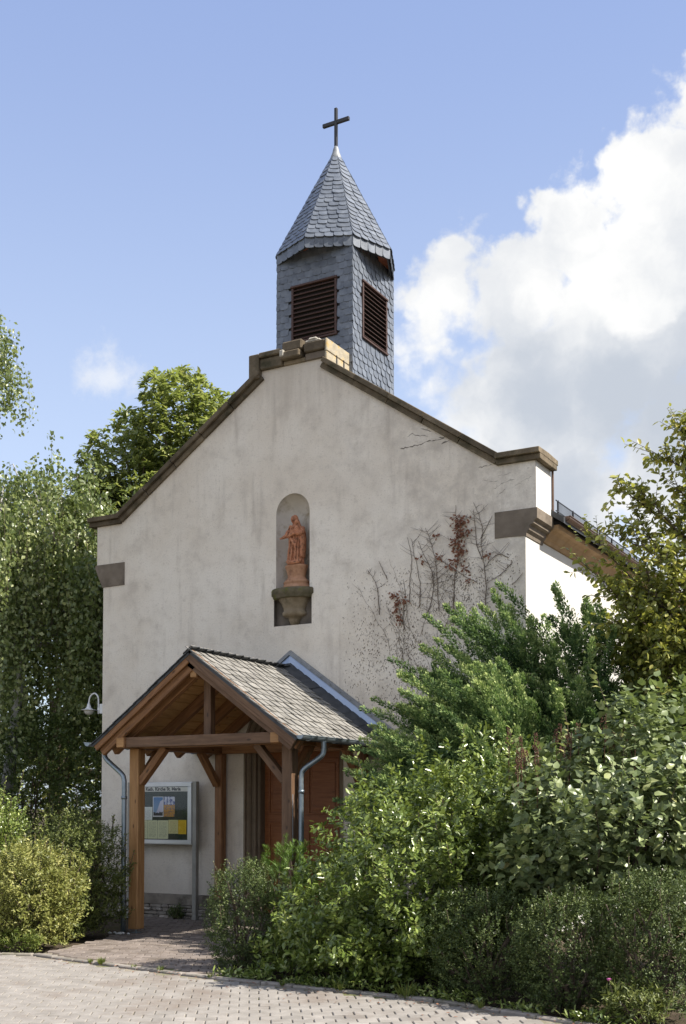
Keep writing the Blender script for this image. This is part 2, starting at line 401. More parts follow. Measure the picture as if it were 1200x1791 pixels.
def kerb_stones():
    rr = random.Random(5); pts = [Vector((x, y, 0)) for x, y in KERB[1:-1]]
    for a, b in zip(pts, pts[1:]):
        n = max(1, round((b - a).length / .34))
        for i in range(n):
            p, q = a.lerp(b, i / n), a.lerp(b, (i + 1) / n); d = (q - p).normalized() * .004
            zt = .012 + rr.uniform(-.004, .004)
            nrm = Vector((0, 0, 1)).cross(q - p).normalized() * .05
            beam('kerb_stone', p + d + Vector((0, 0, zt - .06)) + nrm, q - d + Vector((0, 0, zt - .06)) + nrm, .085, .12, M_KERB, kb, c=.01)
kerb_stones()

# ------------------------------------------------------------------ church
CX = 3.39
church = empty('church', (CX, 0, 0), 'small plastered gabled church with slate-clad bell turret and iron cross', 'church')
def arch_pts(hw, spring, n=18, c=CX):
    return [(c - hw * math.cos(math.pi * i / n), spring + hw * math.sin(math.pi * i / n)) for i in range(n + 1)]
DOOR_HW, DOOR_SP = .80, 2.40
NL, NR, NSP, NB = 3.118, 3.662, 5.66, 4.53
OUT = [(0, -.04), (CX - DOOR_HW, -.04)] + arch_pts(DOOR_HW, DOOR_SP, 20) + [(CX + DOOR_HW, -.04), (6.77, -.04), (6.77, 5.28), (6.91, 5.28), (6.91, 5.89), (6.41, 5.89),
       (3.885, 7.60), (3.885, 7.74), (2.87, 7.74), (2.87, 7.60), (.345, 5.89), (-.13, 5.89), (-.13, 5.28), (0, 5.28)]
def face_with_holes(loops, y, flip=False):
    bm = bmesh.new(); es = []
    for lp in loops:
        vs = [bm.verts.new((x, y, z)) for x, z in lp]
        es += [bm.edges.new((vs[i], vs[(i + 1) % len(vs)])) for i in range(len(vs))]
    bmesh.ops.triangle_fill(bm, use_beauty=True, use_dissolve=False, edges=es, normal=(0, -1, 0))
    bm.verts.index_update()
    V = [tuple(v.co) for v in bm.verts]; F = [tuple(v.index for v in f.verts) for f in bm.faces]; bm.free()
    return V, F
NR_ = (NR - NL) / 2; NCX = (NL + NR) / 2
niche_loop = [(NL, NB), (NR, NB)] + [(NCX + NR_ * math.cos(math.pi * i / 16), NSP + NR_ * math.sin(math.pi * i / 16)) for i in range(17)]
panel_loop = [(3.085, 4.10), (3.695, 4.10), (3.695, 4.50), (3.085, 4.50)]
def facade():
    front = face_with_holes([OUT, niche_loop, panel_loop], 0.0)
    n = len(OUT)
    rim = ([(x, 0, z) for x, z in OUT] + [(x, .55, z) for x, z in OUT], [(i, (i + 1) % n, (i + 1) % n + n, i + n) for i in range(n)])
    back = face_with_holes([OUT], .55)
    o = build('gable_wall', join(front, rim, back), M_PLASTER, church, recenter=False, fix=False)
    bm = bmesh.new(); bm.from_mesh(o.data); bmesh.ops.remove_doubles(bm, verts=bm.verts, dist=1e-5)
    bmesh.ops.recalc_face_normals(bm, faces=bm.faces); bm.to_mesh(o.data); bm.free()
    # concave niche with quarter-dome head
    V, F = [], []; na, nz = 16, 8
    rows = [(NR_, NB)] + [(NR_, NSP)]
    def ring(r, z, yc=0): return [(NCX - r * math.cos(math.pi * i / na), r * 1.0 * math.sin(math.pi * i / na) * .88 + 0.0, z) for i in range(na + 1)]
    V += ring(NR_, NB) + ring(NR_, NSP)
    for q in range(1, nz + 1):
        t = math.pi / 2 * q / nz; V += ring(NR_ * math.cos(t), NSP + NR_ * math.sin(t))
    m = na + 1
    for q in range(nz + 1):
        for i in range(na): F.append((q * m + i, q * m + i + 1, (q + 1) * m + i + 1, (q + 1) * m + i))
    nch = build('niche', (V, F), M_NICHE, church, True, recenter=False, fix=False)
    nch.data.flip_normals()
    lb = [(NL, NB), (NR, NB)]
    # recess behind the bracket
    x0, x1, z0, z1 = 3.085, 3.695, 4.10, 4.50
    V = [(x0, 0, z0), (x1, 0, z0), (x1, 0, z1), (x0, 0, z1), (x0, .07, z0), (x1, .07, z0), (x1, .07, z1), (x0, .07, z1)]
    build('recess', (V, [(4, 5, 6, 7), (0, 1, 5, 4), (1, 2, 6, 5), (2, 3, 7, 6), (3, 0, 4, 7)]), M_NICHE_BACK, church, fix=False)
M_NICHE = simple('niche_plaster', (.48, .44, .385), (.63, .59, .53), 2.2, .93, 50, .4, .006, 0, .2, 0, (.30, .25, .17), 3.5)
facade()
# plaster lip round the niche foot
# side walls, roof, cornice
build('side_wall', box(6.47, 6.772, .55, 12, -.04, 5.1, .002), M_PLASTER_W, church)
build('side_wall', box(-.002, .30, .55, 12, -.04, 5.1, .002), M_PLASTER_W, church)
build('rear_wall', prism([(0, -.04), (6.77, -.04), (6.77, 5.2), (3.39, 7.5), (0, 5.2)], 11.7, 12.01), M_PLASTER_W, church)
def corner_face():  # return of the gable wall, faced with the side-wall plaster
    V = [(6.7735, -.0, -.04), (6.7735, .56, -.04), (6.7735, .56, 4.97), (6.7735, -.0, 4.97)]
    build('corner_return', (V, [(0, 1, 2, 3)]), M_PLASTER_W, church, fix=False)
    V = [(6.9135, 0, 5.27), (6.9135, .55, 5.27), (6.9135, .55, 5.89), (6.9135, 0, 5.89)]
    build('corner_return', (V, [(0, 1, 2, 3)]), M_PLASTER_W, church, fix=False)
corner_face()
RZ = lambda x: 5.26 + (7.1 - x) * .655 if x > CX else 5.26 + (x + .32) * .655
for s in (1, -1):
    xe = 7.08 if s > 0 else -.30
    V, F = prism([(xe, RZ(xe)), (CX, RZ(CX)), (CX, RZ(CX) - .08), (xe, RZ(xe) - .08)], .552, 12.3)
    tag(build('roof_slope', (V, F), M_SLATE_D, church))
prof = [(6.77, 4.985), (6.80, 4.99), (6.82, 5.03), (6.85, 5.05), (6.885, 5.10), (6.93, 5.13), (6.985, 5.145), (7.0, 5.19), (6.77, 5.19)]
build('cornice', prism(prof, .60, 12.0), M_CORNICE, church)
build('cornice', prism([(6.78 - x, z) for x, z in prof], .60, 12.0), M_CORNICE, church)
def half_gutter(p0, p1, r, n=8, th=.004):
    p0, p1 = Vector(p0), Vector(p1); d = (p1 - p0).normalized(); side = d.cross(Vector((0, 0, 1))).normalized()
    V, F = [], []
    for p in (p0, p1):
        for rad in (r, r - th):
            for i in range(n + 1):
                a = math.pi + math.pi * i / n
                V.append(p + side * rad * math.cos(a) + Vector((0, 0, rad * math.sin(a))))
    m = n + 1
    for i in range(n):
        F += [(i, i + 1, 2 * m + i + 1, 2 * m + i), (m + i, 3 * m + i, 3 * m + i + 1, m + i + 1), (i, m + i, m + i + 1, i + 1), (2 * m + i, 2 * m + i + 1, 3 * m + i + 1, 3 * m + i)]
    F += [(0, 2 * m, 3 * m, m), (n, m + n, 3 * m + n, 2 * m + n), tuple(range(n + 1)), tuple(range(3 * m - 1, 2 * m - 1, -1))]
    V2, F2 = tube([p0 + side * r, p1 + side * r], r * .13, 6)
    return join((V, F), (V2, F2))
g = build('gutter', half_gutter((7.075, .62, 5.29), (7.075, 12, 5.29), .065), M_COPPER, church)
V, F = prism([(6.925, 5.30), (7.02, 5.27), (7.02, 5.19), (6.925, 5.19)], .62, 12); build('eave_board', (V, F), M_DARK, church)
build('downpipe', box(6.918, 6.945, .556, .585, 5.29, 5.90, .004), M_COPPER, church)
def snow_guard():
    parts = []; y = .75
    zb = RZ(6.93)
    while y < 6.5:
        parts.append(box(6.925, 6.931, y - .003, y + .003, zb + .01, zb + .17, .0005)); y += .045
    for z in (.03, .165): parts.append(box(6.922, 6.934, .7, 6.5, zb + z - .006, zb + z + .006, .001))
    o = build('snow_guard', join(*parts), M_IRON, church)
    for i in range(10):
        build('guard_bracket', box(6.918, 6.938, .78 + i * .6, .79 + i * .6, zb - .02, zb + .18, .002), M_IRON, o)
snow_guard()
# kneelers
kr = [(6.372, 5.285), (6.93, 5.285), (6.93, 5.155), (6.885, 5.125), (6.885, 5.095), (6.835, 5.075), (6.825, 5.02), (6.79, 4.985), (6.785, 4.945), (6.60, 4.955), (6.372, 4.958)]
build('kneeler', prism(kr, -.012, .60), M_STONE_K, church)
build('kneeler', prism([(.412, 5.285), (-.155, 5.285), (-.155, 5.235), (-.015, 4.935), (.412, 4.94)], -.012, .60), M_STONE_K, church)
# raking coping: separate stones of a two-step profile
def coping_run(p0, p1, n, ext0=0, ext1=0, seed=0):
    rr = random.Random(seed); p0, p1 = Vector((p0[0], 0, p0[1])), Vector((p1[0], 0, p1[1])); d = (p1 - p0).normalized(); nn = Vector((-d.z, 0, d.x))
    if nn.z < 0: nn = -nn
    p0 = p0 - d * ext0; p1 = p1 + d * ext1
    for i in range(n):
        a, b = p0.lerp(p1, i / n) + d * .004, p0.lerp(p1, (i + 1) / n) - d * .004
        j = rr.uniform(-.007, .007)
        for nm, lo, hi, y0, y1, m_ in (('coping_mould', -.015, .055, -.045, .58, M_STONE), ('coping_stone', .057, .125, -.095, .62, M_STONE)):
            V = []
            for p in (a, b):
                for h_, y_ in ((lo, y0 + j), (hi, y0 + j), (hi + (.012 if nm == 'coping_stone' else 0), (y0 + y1) / 2), (hi, y1), (lo, y1)):
                    q = p + nn * h_; V.append((q.x, y_, q.z))
            F = [(0, 1, 2, 3, 4), (9, 8, 7, 6, 5)] + [(k_, (k_ + 1) % 5, (k_ + 1) % 5 + 5, k_ + 5) for k_ in range(5)]
            o = build(nm, (V, F), m_, church)
            mod = o.modifiers.new('edge', 'BEVEL'); mod.width = .008; mod.segments = 2; mod.limit_method = 'ANGLE'; mod.angle_limit = R(40)
coping_run((.345, 5.89), (2.87, 7.60), 5, -.02, .05, 1)
coping_run((6.41, 5.89), (3.885, 7.60), 5, -.02, .05, 2)
coping_run((-.13, 5.89), (.36, 5.89), 1, .13, 0, 3)
coping_run((6.91, 5.89), (6.40, 5.89), 1, .085, 0, 4)
# broken stump of the old bell gable on the apex
build('apex_stone', box(2.70, 2.868, -.085, .61, 7.62, 7.97, .012), M_STONE, church)
build('apex_stone', box(2.872, 3.24, -.055, .60, 7.742, 7.90, .012), M_STONE, church)
build('apex_stone', box(2.872, 3.235, -.095, .61, 7.903, 7.975, .012), M_STONE, church)
build('apex_stone', box(3.245, 3.56, -.13, .60, 7.80, 7.90, .015), M_STONE, church)
build('apex_stone', box(3.255, 3.58, -.09, .50, 7.903, 8.05, .02), M_STONE, church)
build('apex_stone', box(3.25, 3.60, -.03, .60, 7.742, 7.797, .006), M_CORBEL, church)
build('apex_stone', box(3.605, 3.93, -.035, .60, 7.742, 7.84, .008), M_STONE_K, church)
build('apex_stone', box(3.605, 3.93, -.075, .61, 7.843, 7.975, .012), M_STONE, church)
build('apex_side_stone', box(3.934, 3.975, -.07, .60, 7.62, 7.80, .01), M_STONE_Y, church)
build('apex_side_stone', box(3.934, 3.975, -.07, .60, 7.803, 7.985, .012), M_STONE_Y, church)
build('cement_patch', box(3.245, 3.315, -.142, .0, 7.83, 7.925, .012), M_CEMENT, church)
build('cement_patch', join(box(3.60, 3.85, -.05, .2, 7.975, 8.02, .02), box(3.66, 3.80, -.06, .18, 8.0, 8.045, .02)), M_CEMENT, church)
for z in (7.70, 7.70):
    pass
for y in (.18, .38): build('iron_cramp', box(3.974, 3.984, y, y + .025, 7.66, 7.82, .002), M_IRON, church)
# plinth: sloping ledge over rubble
build('plinth_ledge', prism([(.0, .20), (2.58, .20), (2.58, .345), (.0, .345)], -.075, -.001), M_PLINTH, church)
build('plinth_ledge', prism([(4.20, .20), (6.80, .20), (6.80, .345), (4.20, .345)], -.075, -.001), M_PLINTH, church)
pb = build('plinth_bed', box(.0, 2.585, -.042, -.002, -.04, .196, .001), M_MORTAR, church)
build('plinth_bed', box(4.195, 6.80, -.042, -.002, -.04, .196, .001), M_MORTAR, church)
def rubble():
    rr = random.Random(9)
    for row, (z0, z1) in enumerate([(-.03, .035), (.042, .09), (.097, .142), (.148, .193)]):
        x = .01 + rr.uniform(0, .05)
        while x < 2.45:
            w = rr.uniform(.08, .24); w = min(w, 2.57 - x)
            V, F = cbox(w - .012, .05, z1 - z0, .012)
            V = [(a + rr.uniform(-.006, .006), b + rr.uniform(-.006, .006), c + rr.uniform(-.006, .006)) for a, b, c in V]
            inst('stone', mesh_from('stone', V, F, M_RUBBLE), pb, Matrix.Translation((x + w / 2, -.045 + rr.uniform(-.008, .008), (z0 + z1) / 2)))
            x += w
rubble()

# cracks in the plaster (fine chipped strips a millimetre proud)
def cracks():
    rr = random.Random(3)
    for pl, w in [([(5.05, 6.30), (5.3, 6.31), (5.5, 6.34), (5.69, 6.335)], .012), ([(5.15, 6.45), (5.23, 6.47), (5.34, 6.43), (5.46, 6.40)], .009), ([(5.75, 6.31), (5.64, 6.27)], .022),
                  ([(6.36, 5.59), (6.48, 5.65), (6.65, 5.68)], .006), ([(6.52, 5.57), (6.39, 5.48)], .006), ([(6.63, 5.59), (6.79, 5.65), (6.86, 5.68)], .005), ([(6.79, 5.78), (6.84, 5.79)], .006),
                  ([(6.15, 5.885), (6.34, 5.90)], .008), ([(6.41, 5.75), (6.59, 5.76)], .004), ([(5.35, 6.52), (5.42, 6.50), (5.5, 6.455)], .012), ([(5.6, 6.36), (5.72, 6.36)], .01), ([(6.2, 5.72), (6.3, 5.69), (6.42, 5.69)], .004)]:
        pts = []
        for a, b in zip(pl, pl[1:]):
            n = max(3, int(math.dist(a, b) / .025))
            for i in range(n): t = i / n; pts.append((a[0] + (b[0] - a[0]) * t + rr.uniform(-.006, .006), a[1] + (b[1] - a[1]) * t + rr.uniform(-.01, .01)))
        pts.append(pl[-1]); V, F = [], []
        for i, (x, z) in enumerate(pts):
            e = 1.3 * w * rr.uniform(.15, 1) * (0.2 if i in (0, len(pts) - 1) else 1)
            V += [(x, -.0015, z - e / 2), (x, -.0015, z + e / 2)]
        for i in range(len(pts) - 1): F.append((2 * i, 2 * i + 2, 2 * i + 3, 2 * i + 1))
        build('crack', (V, F), M_CRACK, church, fix=False)
cracks()

# bracket and turned pedestal in the niche
shelf = lathe([(.0, 0), (.295, 0), (.31, .015), (.31, .035), (.335, .05), (.335, .115), (.32, .135), (.10, .15)], 32, (CX, .02, 4.465), math.pi, 2 * math.pi, .62)
build('bracket_shelf', join(shelf, box(CX - .335, CX + .335, .018, .20, 4.475, 4.60, .006)), M_MOSS, church, True)
bk = lathe([(.015, -.37), (.06, -.36), (.085, -.30), (.10, -.25), (.16, -.235), (.185, -.215), (.185, -.185), (.165, -.165), (.17, -.12), (.20, -.06), (.235, -.005), (.235, .01)], 32, (CX, .068, 4.462), math.pi, 2 * math.pi, .85)
build('bracket', bk, M_CORBEL, church, True)
ped = lathe([(.225, 0), (.225, .03), (.20, .05), (.185, .085), (.20, .095), (.18, .125), (.15, .15), (.135, .17), (.135, .20), (.15, .26), (.165, .30), (.172, .315), (.172, .335), (.15, .345)], 32, (CX + .012, .085, 4.598), sy=.72)
build('pedestal', ped, M_TERRA_P, church, True)

# portal: moulded jambs and arch, double door
def portal():
    prof = [(0, -.004), (.03, -.004), (.03, .03), (.055, .045), (.075, .075), (.065, .10), (.085, .115), (.10, .10), (.125, .115), (.13, .145), (.115, .165), (.14, .175), (.155, .19), (.155, .33)]
    V, F = [], []; np_ = len(prof); path_ = []
    n = 20
    for o_, y in prof:
        hw = DOOR_HW - o_ + .002
        path_.append([(CX - hw, y, 0.36)] + [(x, y, z) for x, z in arch_pts(hw, DOOR_SP, n)] + [(CX + hw, y, 0.36)])
    L = len(path_[0])
    for pth in path_: V += pth
    for i in range(np_ - 1):
        for j in range(L - 1): F.append((i * L + j, i * L + j + 1, (i + 1) * L + j + 1, (i + 1) * L + j))
    p = build('portal_moulding', (V, F), M_PORTAL, church, fix=False)
    for s in (-1, 1):
        a, b = sorted((CX + s * (DOOR_HW + .002), CX + s * (DOOR_HW - .15)))
        build('jamb_base', prism([(a, -.03), (b, -.03), (b, .30), (b - (.03 if s > 0 else 0), .37), (a + (.03 if s < 0 else 0), .37), (a, .30)], -.02, .33), M_PORTAL, church)
        for z in (.95, 1.62, 2.2):  # joints between jamb blocks
            pass
    build('threshold', box(CX - .82, CX + .82, -.10, .4, -.04, .10, .008), M_PLINTH, church)
    hw = DOOR_HW - .155
    build('tympanum', prism(arch_pts(hw + .01, DOOR_SP, 18), .30, .36), M_DOOR, church)
    build('door_rail', box(CX - hw, CX + hw, .275, .36, 2.385, 2.45, .006), M_DOOR, church)
    for s in (-1, 1):
        a, b = sorted((CX + s * .003, CX + s * hw))
        d = build('door_leaf', box(a, b, .30, .345, .105, 2.38, .004), M_DOOR, church)
        w = b - a
        for z0, z1 in ((.22, .72), (.80, 1.36), (1.52, 2.25)):
            x0, x1 = a + .10, b - .10
            fr = join(box(x0 - .025, x1 + .025, .285, .302, z0 - .025, z0, .004), box(x0 - .025, x1 + .025, .285, .302, z1, z1 + .025, .004), box(x0 - .025, x0, .285, .302, z0, z1, .004), box(x1, x1 + .025, .285, .302, z0, z1, .004))
            build('panel_mould', fr, M_DOOR, d); build('panel', box(x0 + .035, x1 - .035, .288, .302, z0 + .035, z1 - .035, .010), M_DOOR, d)
    build('door_handle', join(tube(bend([(CX - .05, .30, 1.12), (CX - .05, .25, 1.12), (CX - .06, .235, 1.12), (CX - .16, .235, 1.115)], 4), .009, 6), box(CX - .07, CX - .03, .292, .301, 1.0, 1.18, .004)), M_IRON, church)
portal()

# ------------------------------------------------------------------ bell turret
TX0, TX1, TY0, TY1 = 2.768, 4.012, .57, 1.83
TCY = (TY0 + TY1) / 2; TOP = 9.66
turret = build('bell_turret', box(TX0 + .012, TX1 - .012, TY0 + .012, TY1 - .012, 6.9, TOP - .02, .002), M_SLATE_D, church)
def slate_plate():
    pts = [(-.5, .5), (-.5, -.20), (-.46, -.36), (-.36, -.46), (-.2, -.5), (.12, -.5), (.33, -.47), (.46, -.44), (.5, -.40), (.5, .5)]
    n = len(pts); V = [(x, y, 0) for x, y in pts] + [(x, y, -1) for x, y in pts]
    F = [tuple(range(n))] + [(i, i + n, (i + 1) % n + n, (i + 1) % n) for i in range(n)]
    me = mesh_from('slate', V, F, M_SLATE); 
    bm = bmesh.new(); bm.from_mesh(me); bmesh.ops.recalc_face_normals(bm, faces=bm.faces); bm.to_mesh(me); bm.free()
    return me, (V, F)
SLATE_ME, SLATE_VF = slate_plate()
SL_IND = []; SL_REST = []
def put_slate(o, rgt, up, nrm, w, h, single, rr, tilt=.07, th=.010):
    t = tilt + rr.uniform(-.012, .02)
    u2 = (up - nrm * t).normalized() if False else (up * math.cos(t) - nrm * math.sin(t)); n2 = (nrm * math.cos(t) + up * math.sin(t))
    c = Vector(o) + nrm * (.006 + h * .5 * math.sin(t) + rr.uniform(0, .003))
    b_ = .05 + rr.uniform(-.02, .02); rgt, n2 = (rgt * math.cos(b_) - n2 * math.sin(b_)), (n2 * math.cos(b_) + rgt * math.sin(b_)); w *= .955
    a = rr.uniform(-.025, .025) - .06; r2 = (rgt * math.cos(a) + u2 * math.sin(a)); u3 = u2 * math.cos(a) - rgt * math.sin(a)
    M = Matrix((r2 * w, u3 * h, n2 * th)).transposed().to_4x4(); M.translation = c
    (SL_IND if single else SL_REST).append(M)
def clad_walls():
    rr = random.Random(21); ex, h = .098, .165
    for nm, org, rgt, nrm, single in (('front', Vector((TX0, TY0, 0)), Vector((1, 0, 0)), Vector((0, -1, 0)), True), ('right', Vector((TX1, TY0, 0)), Vector((0, 1, 0)), Vector((1, 0, 0)), True),
                              ('back', Vector((TX1, TY1, 0)), Vector((-1, 0, 0)), Vector((0, 1, 0)), False), ('left', Vector((TX0, TY1, 0)), Vector((0, -1, 0)), Vector((-1, 0, 0)), False)):
        Wd = 1.244 if nm in ('front', 'back') else 1.26
        z = 7.05; row = 0
        while z < TOP - .02:
            w = .142; off = (.5 if row % 2 else 0) * w - w * .15 + rr.uniform(-.02, .02)
            x = off
            if x > .02: x -= w
            while x < Wd:
                a, b = max(x, -.012), min(x + w, Wd + .012)
                ww = b - a
                if ww > .03:
                    xc = (a + b) / 2
                    l0, l1 = LV[nm]
                    if l0 < xc < l1 and 8.235 < z < 9.20:
                        pass
                    else:
                        if l0 - .07 < xc < l0 and 8.24 < z < 9.2: b = min(b, l0); ww = b - a
                        if l1 < xc < l1 + .07 and 8.24 < z < 9.2: a = max(a, l1); ww = b - a
                        vis = single and z > (7.95 - .0 if nm == 'front' else 7.45)
                        if nm == 'right' and z < 7.30 + .0: vis = False
                        put_slate(org + rgt * ((a + b) / 2) + Vector((0, 0, z)), rgt, Vector((0, 0, 1)), nrm, ww * 1.02, h, vis, rr)
                x += w
            z += ex; row += 1
LV = dict(front=(.25, 1.005), right=(.27, 1.035), back=(.25, .99), left=(.25, .99))
clad_walls()
def louvre(nm, org, rgt, nrm, l0, l1, z0=8.32, z1=9.11):
    p = lambda x, y, z: tuple(org + rgt * x + nrm * y + Vector((0, 0, z)))
    def bx(x0, x1, d0, d1, a, b):
        V, F = cbox(x1 - x0, d1 - d0, b - a, .004)
        M = Matrix((rgt, nrm, Vector((0, 0, 1)))).transposed().to_4x4(); M.translation = org + rgt * ((x0 + x1) / 2) + nrm * ((d0 + d1) / 2) + Vector((0, 0, (a + b) / 2))
        return xf((V, F), M)
    fr = join(bx(l0, l0 + .035, -.02, .03, z0, z1), bx(l1 - .035, l1, -.02, .03, z0, z1), bx(l0 - .01, l1 + .01, -.02, .045, z1, z1 + .03), bx(l0 - .01, l1 + .01, -.02, .04, z0 - .03, z0))
    f = build('louvre_frame', fr, M_LOUVRE, turret)
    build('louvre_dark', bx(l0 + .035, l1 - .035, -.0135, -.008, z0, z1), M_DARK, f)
    n = 12
    for i in range(n):
        z = z0 + (i + .5) * (z1 - z0) / n; L = l1 - l0 - .072
        V, F = cbox(L, .058, .012, .003)
        M = Matrix((rgt, nrm, Vector((0, 0, 1)))).transposed().to_4x4()
        M.translation = org + rgt * ((l0 + l1) / 2) + nrm * .012 + Vector((0, 0, z))
        M = M @ Matrix.Rotation(R(-42), 4, 'X')
        inst('louvre_slat', mesh_from('louvre_slat', V, F, M_LOUVRE), turret, M)
louvre('front', Vector((TX0, TY0, 0)), Vector((1, 0, 0)), Vector((0, -1, 0)), *LV['front'])
louvre('right', Vector((TX1, TY0, 0)), Vector((0, 1, 0)), Vector((1, 0, 0)), *LV['right'])
# octagonal spire, corners over the turret corners
OR_ = .885; APEX = Vector((CX, TCY, 11.40))
def octv(r, z): return [Vector((CX + r * math.cos(R(270 + 45 * i)), TCY + r * math.sin(R(270 + 45 * i)), z)) for i in range(8)]
low, rim = octv(OR_ + .005, TOP - .135), octv(OR_ + .015, TOP + .01)
V = rim + [APEX] + octv(OR_ - .03, TOP + .0)
F = [(i, (i + 1) % 8, 8) for i in range(8)] + [tuple(9 + i for i in range(7, -1, -1))] + [(i, 9 + i, 9 + (i + 1) % 8, (i + 1) % 8) for i in range(8)]
spire = build('spire', (V, F), M_SLATE_D, church)
V = octv(OR_ - .012, TOP - .125) + octv(OR_ - .004, TOP + .004) + octv(OR_ - .035, TOP - .125) + octv(OR_ - .035, TOP + .003)
F = []
for i in range(8):
    j = (i + 1) % 8; F += [(i, j, 8 + j, 8 + i), (16 + i, 24 + i, 24 + j, 16 + j), (i, 16 + i, 16 + j, j)]
build('eave_skirt', (V, F), M_SLATE_D, church)
V = octv(OR_ - .036, TOP - .03) + octv(.70, TOP - .03); F = [(i, (i + 1) % 8, 8 + (i + 1) % 8, 8 + i) for i in range(8)]
build('eave_soffit', (V, F), M_SOFFIT, church, fix=False)
def clad_spire():
    rr = random.Random(33); ex, h = .093, .15
    for i in range(8):
        a, b = rim[i], rim[(i + 1) % 8]; rgt = (b - a).normalized(); mid = (a + b) / 2; up = (APEX - mid); Ls = up.length; up = up / Ls
        nrm = rgt.cross(up).normalized(); Wd = (b - a).length
        if nrm.dot(mid - Vector((CX, TCY, mid.z))) < 0: nrm = -nrm
        vis = i in (0, 1, 7)
        rows = int((Ls - .12) / ex)
        for r_ in range(rows):
            y = r_ * ex + .055; wrow = Wd * (1 - (y - .03) / Ls); n = max(1, round(wrow / .145)); w = wrow / n
            sh = (rr.uniform(-.5, .5) if n > 2 else 0) * w * .6
            xs = [-wrow / 2 + k_ * w + (sh if 0 < k_ < n else 0) for k_ in range(n + 1)]
            for k_ in range(n):
                ww = xs[k_ + 1] - xs[k_]
                put_slate(mid + rgt * (xs[k_] + xs[k_ + 1]) / 2 + up * y, rgt, up, nrm, ww * 1.02, h, vis, rr, .095)
        # skirt slates
        n = 5
        for k_ in range(n):
            put_slate(mid + rgt * (-Wd / 2 + (k_ + .5) * Wd / n) + Vector((0, 0, -.075)) + nrm * -.006, rgt, Vector((0, 0, 1)), Vector((nrm.x, nrm.y, 0)).normalized(), Wd / n * 1.02, .145, vis, rr, .03)
clad_spire()
print('slates', len(SL_IND), len(SL_REST))
SL_IND.sort(key=lambda M: (not in_view(M.translation), (M.translation - CAMP).length))
for q, M in enumerate(SL_IND):
    if q < 420: inst('slate', SLATE_ME, turret if M.translation.z < TOP - .16 else spire, M)
    else: SL_REST.append(M)
tag(build('slate_field', join(*[xf(SLATE_VF, M) for M in SL_REST]), M_SLATE, turret, fix=False), kind='stuff')
for i in range(8):
    a = rim[i].lerp(APEX, .02); out = (a - Vector((CX, TCY, a.z))).normalized()
cap = build('spire_cap', lathe([(.10, -.20), (.085, -.12), (.055, -.04), (.04, .02), (.028, .05), (.0, .055)], 12, tuple(APEX)), M_LEAD, church, True)
cross = build('cross', join(box(CX - .022, CX + .022, TCY - .022, TCY + .022, 11.36, 12.04, .004), box(CX - .225, CX - .0221, TCY - .022, TCY + .022, 11.795, 11.85, .004), box(CX + .0221, CX + .225, TCY - .022, TCY + .022, 11.795, 11.85, .004)), M_IRON, church)

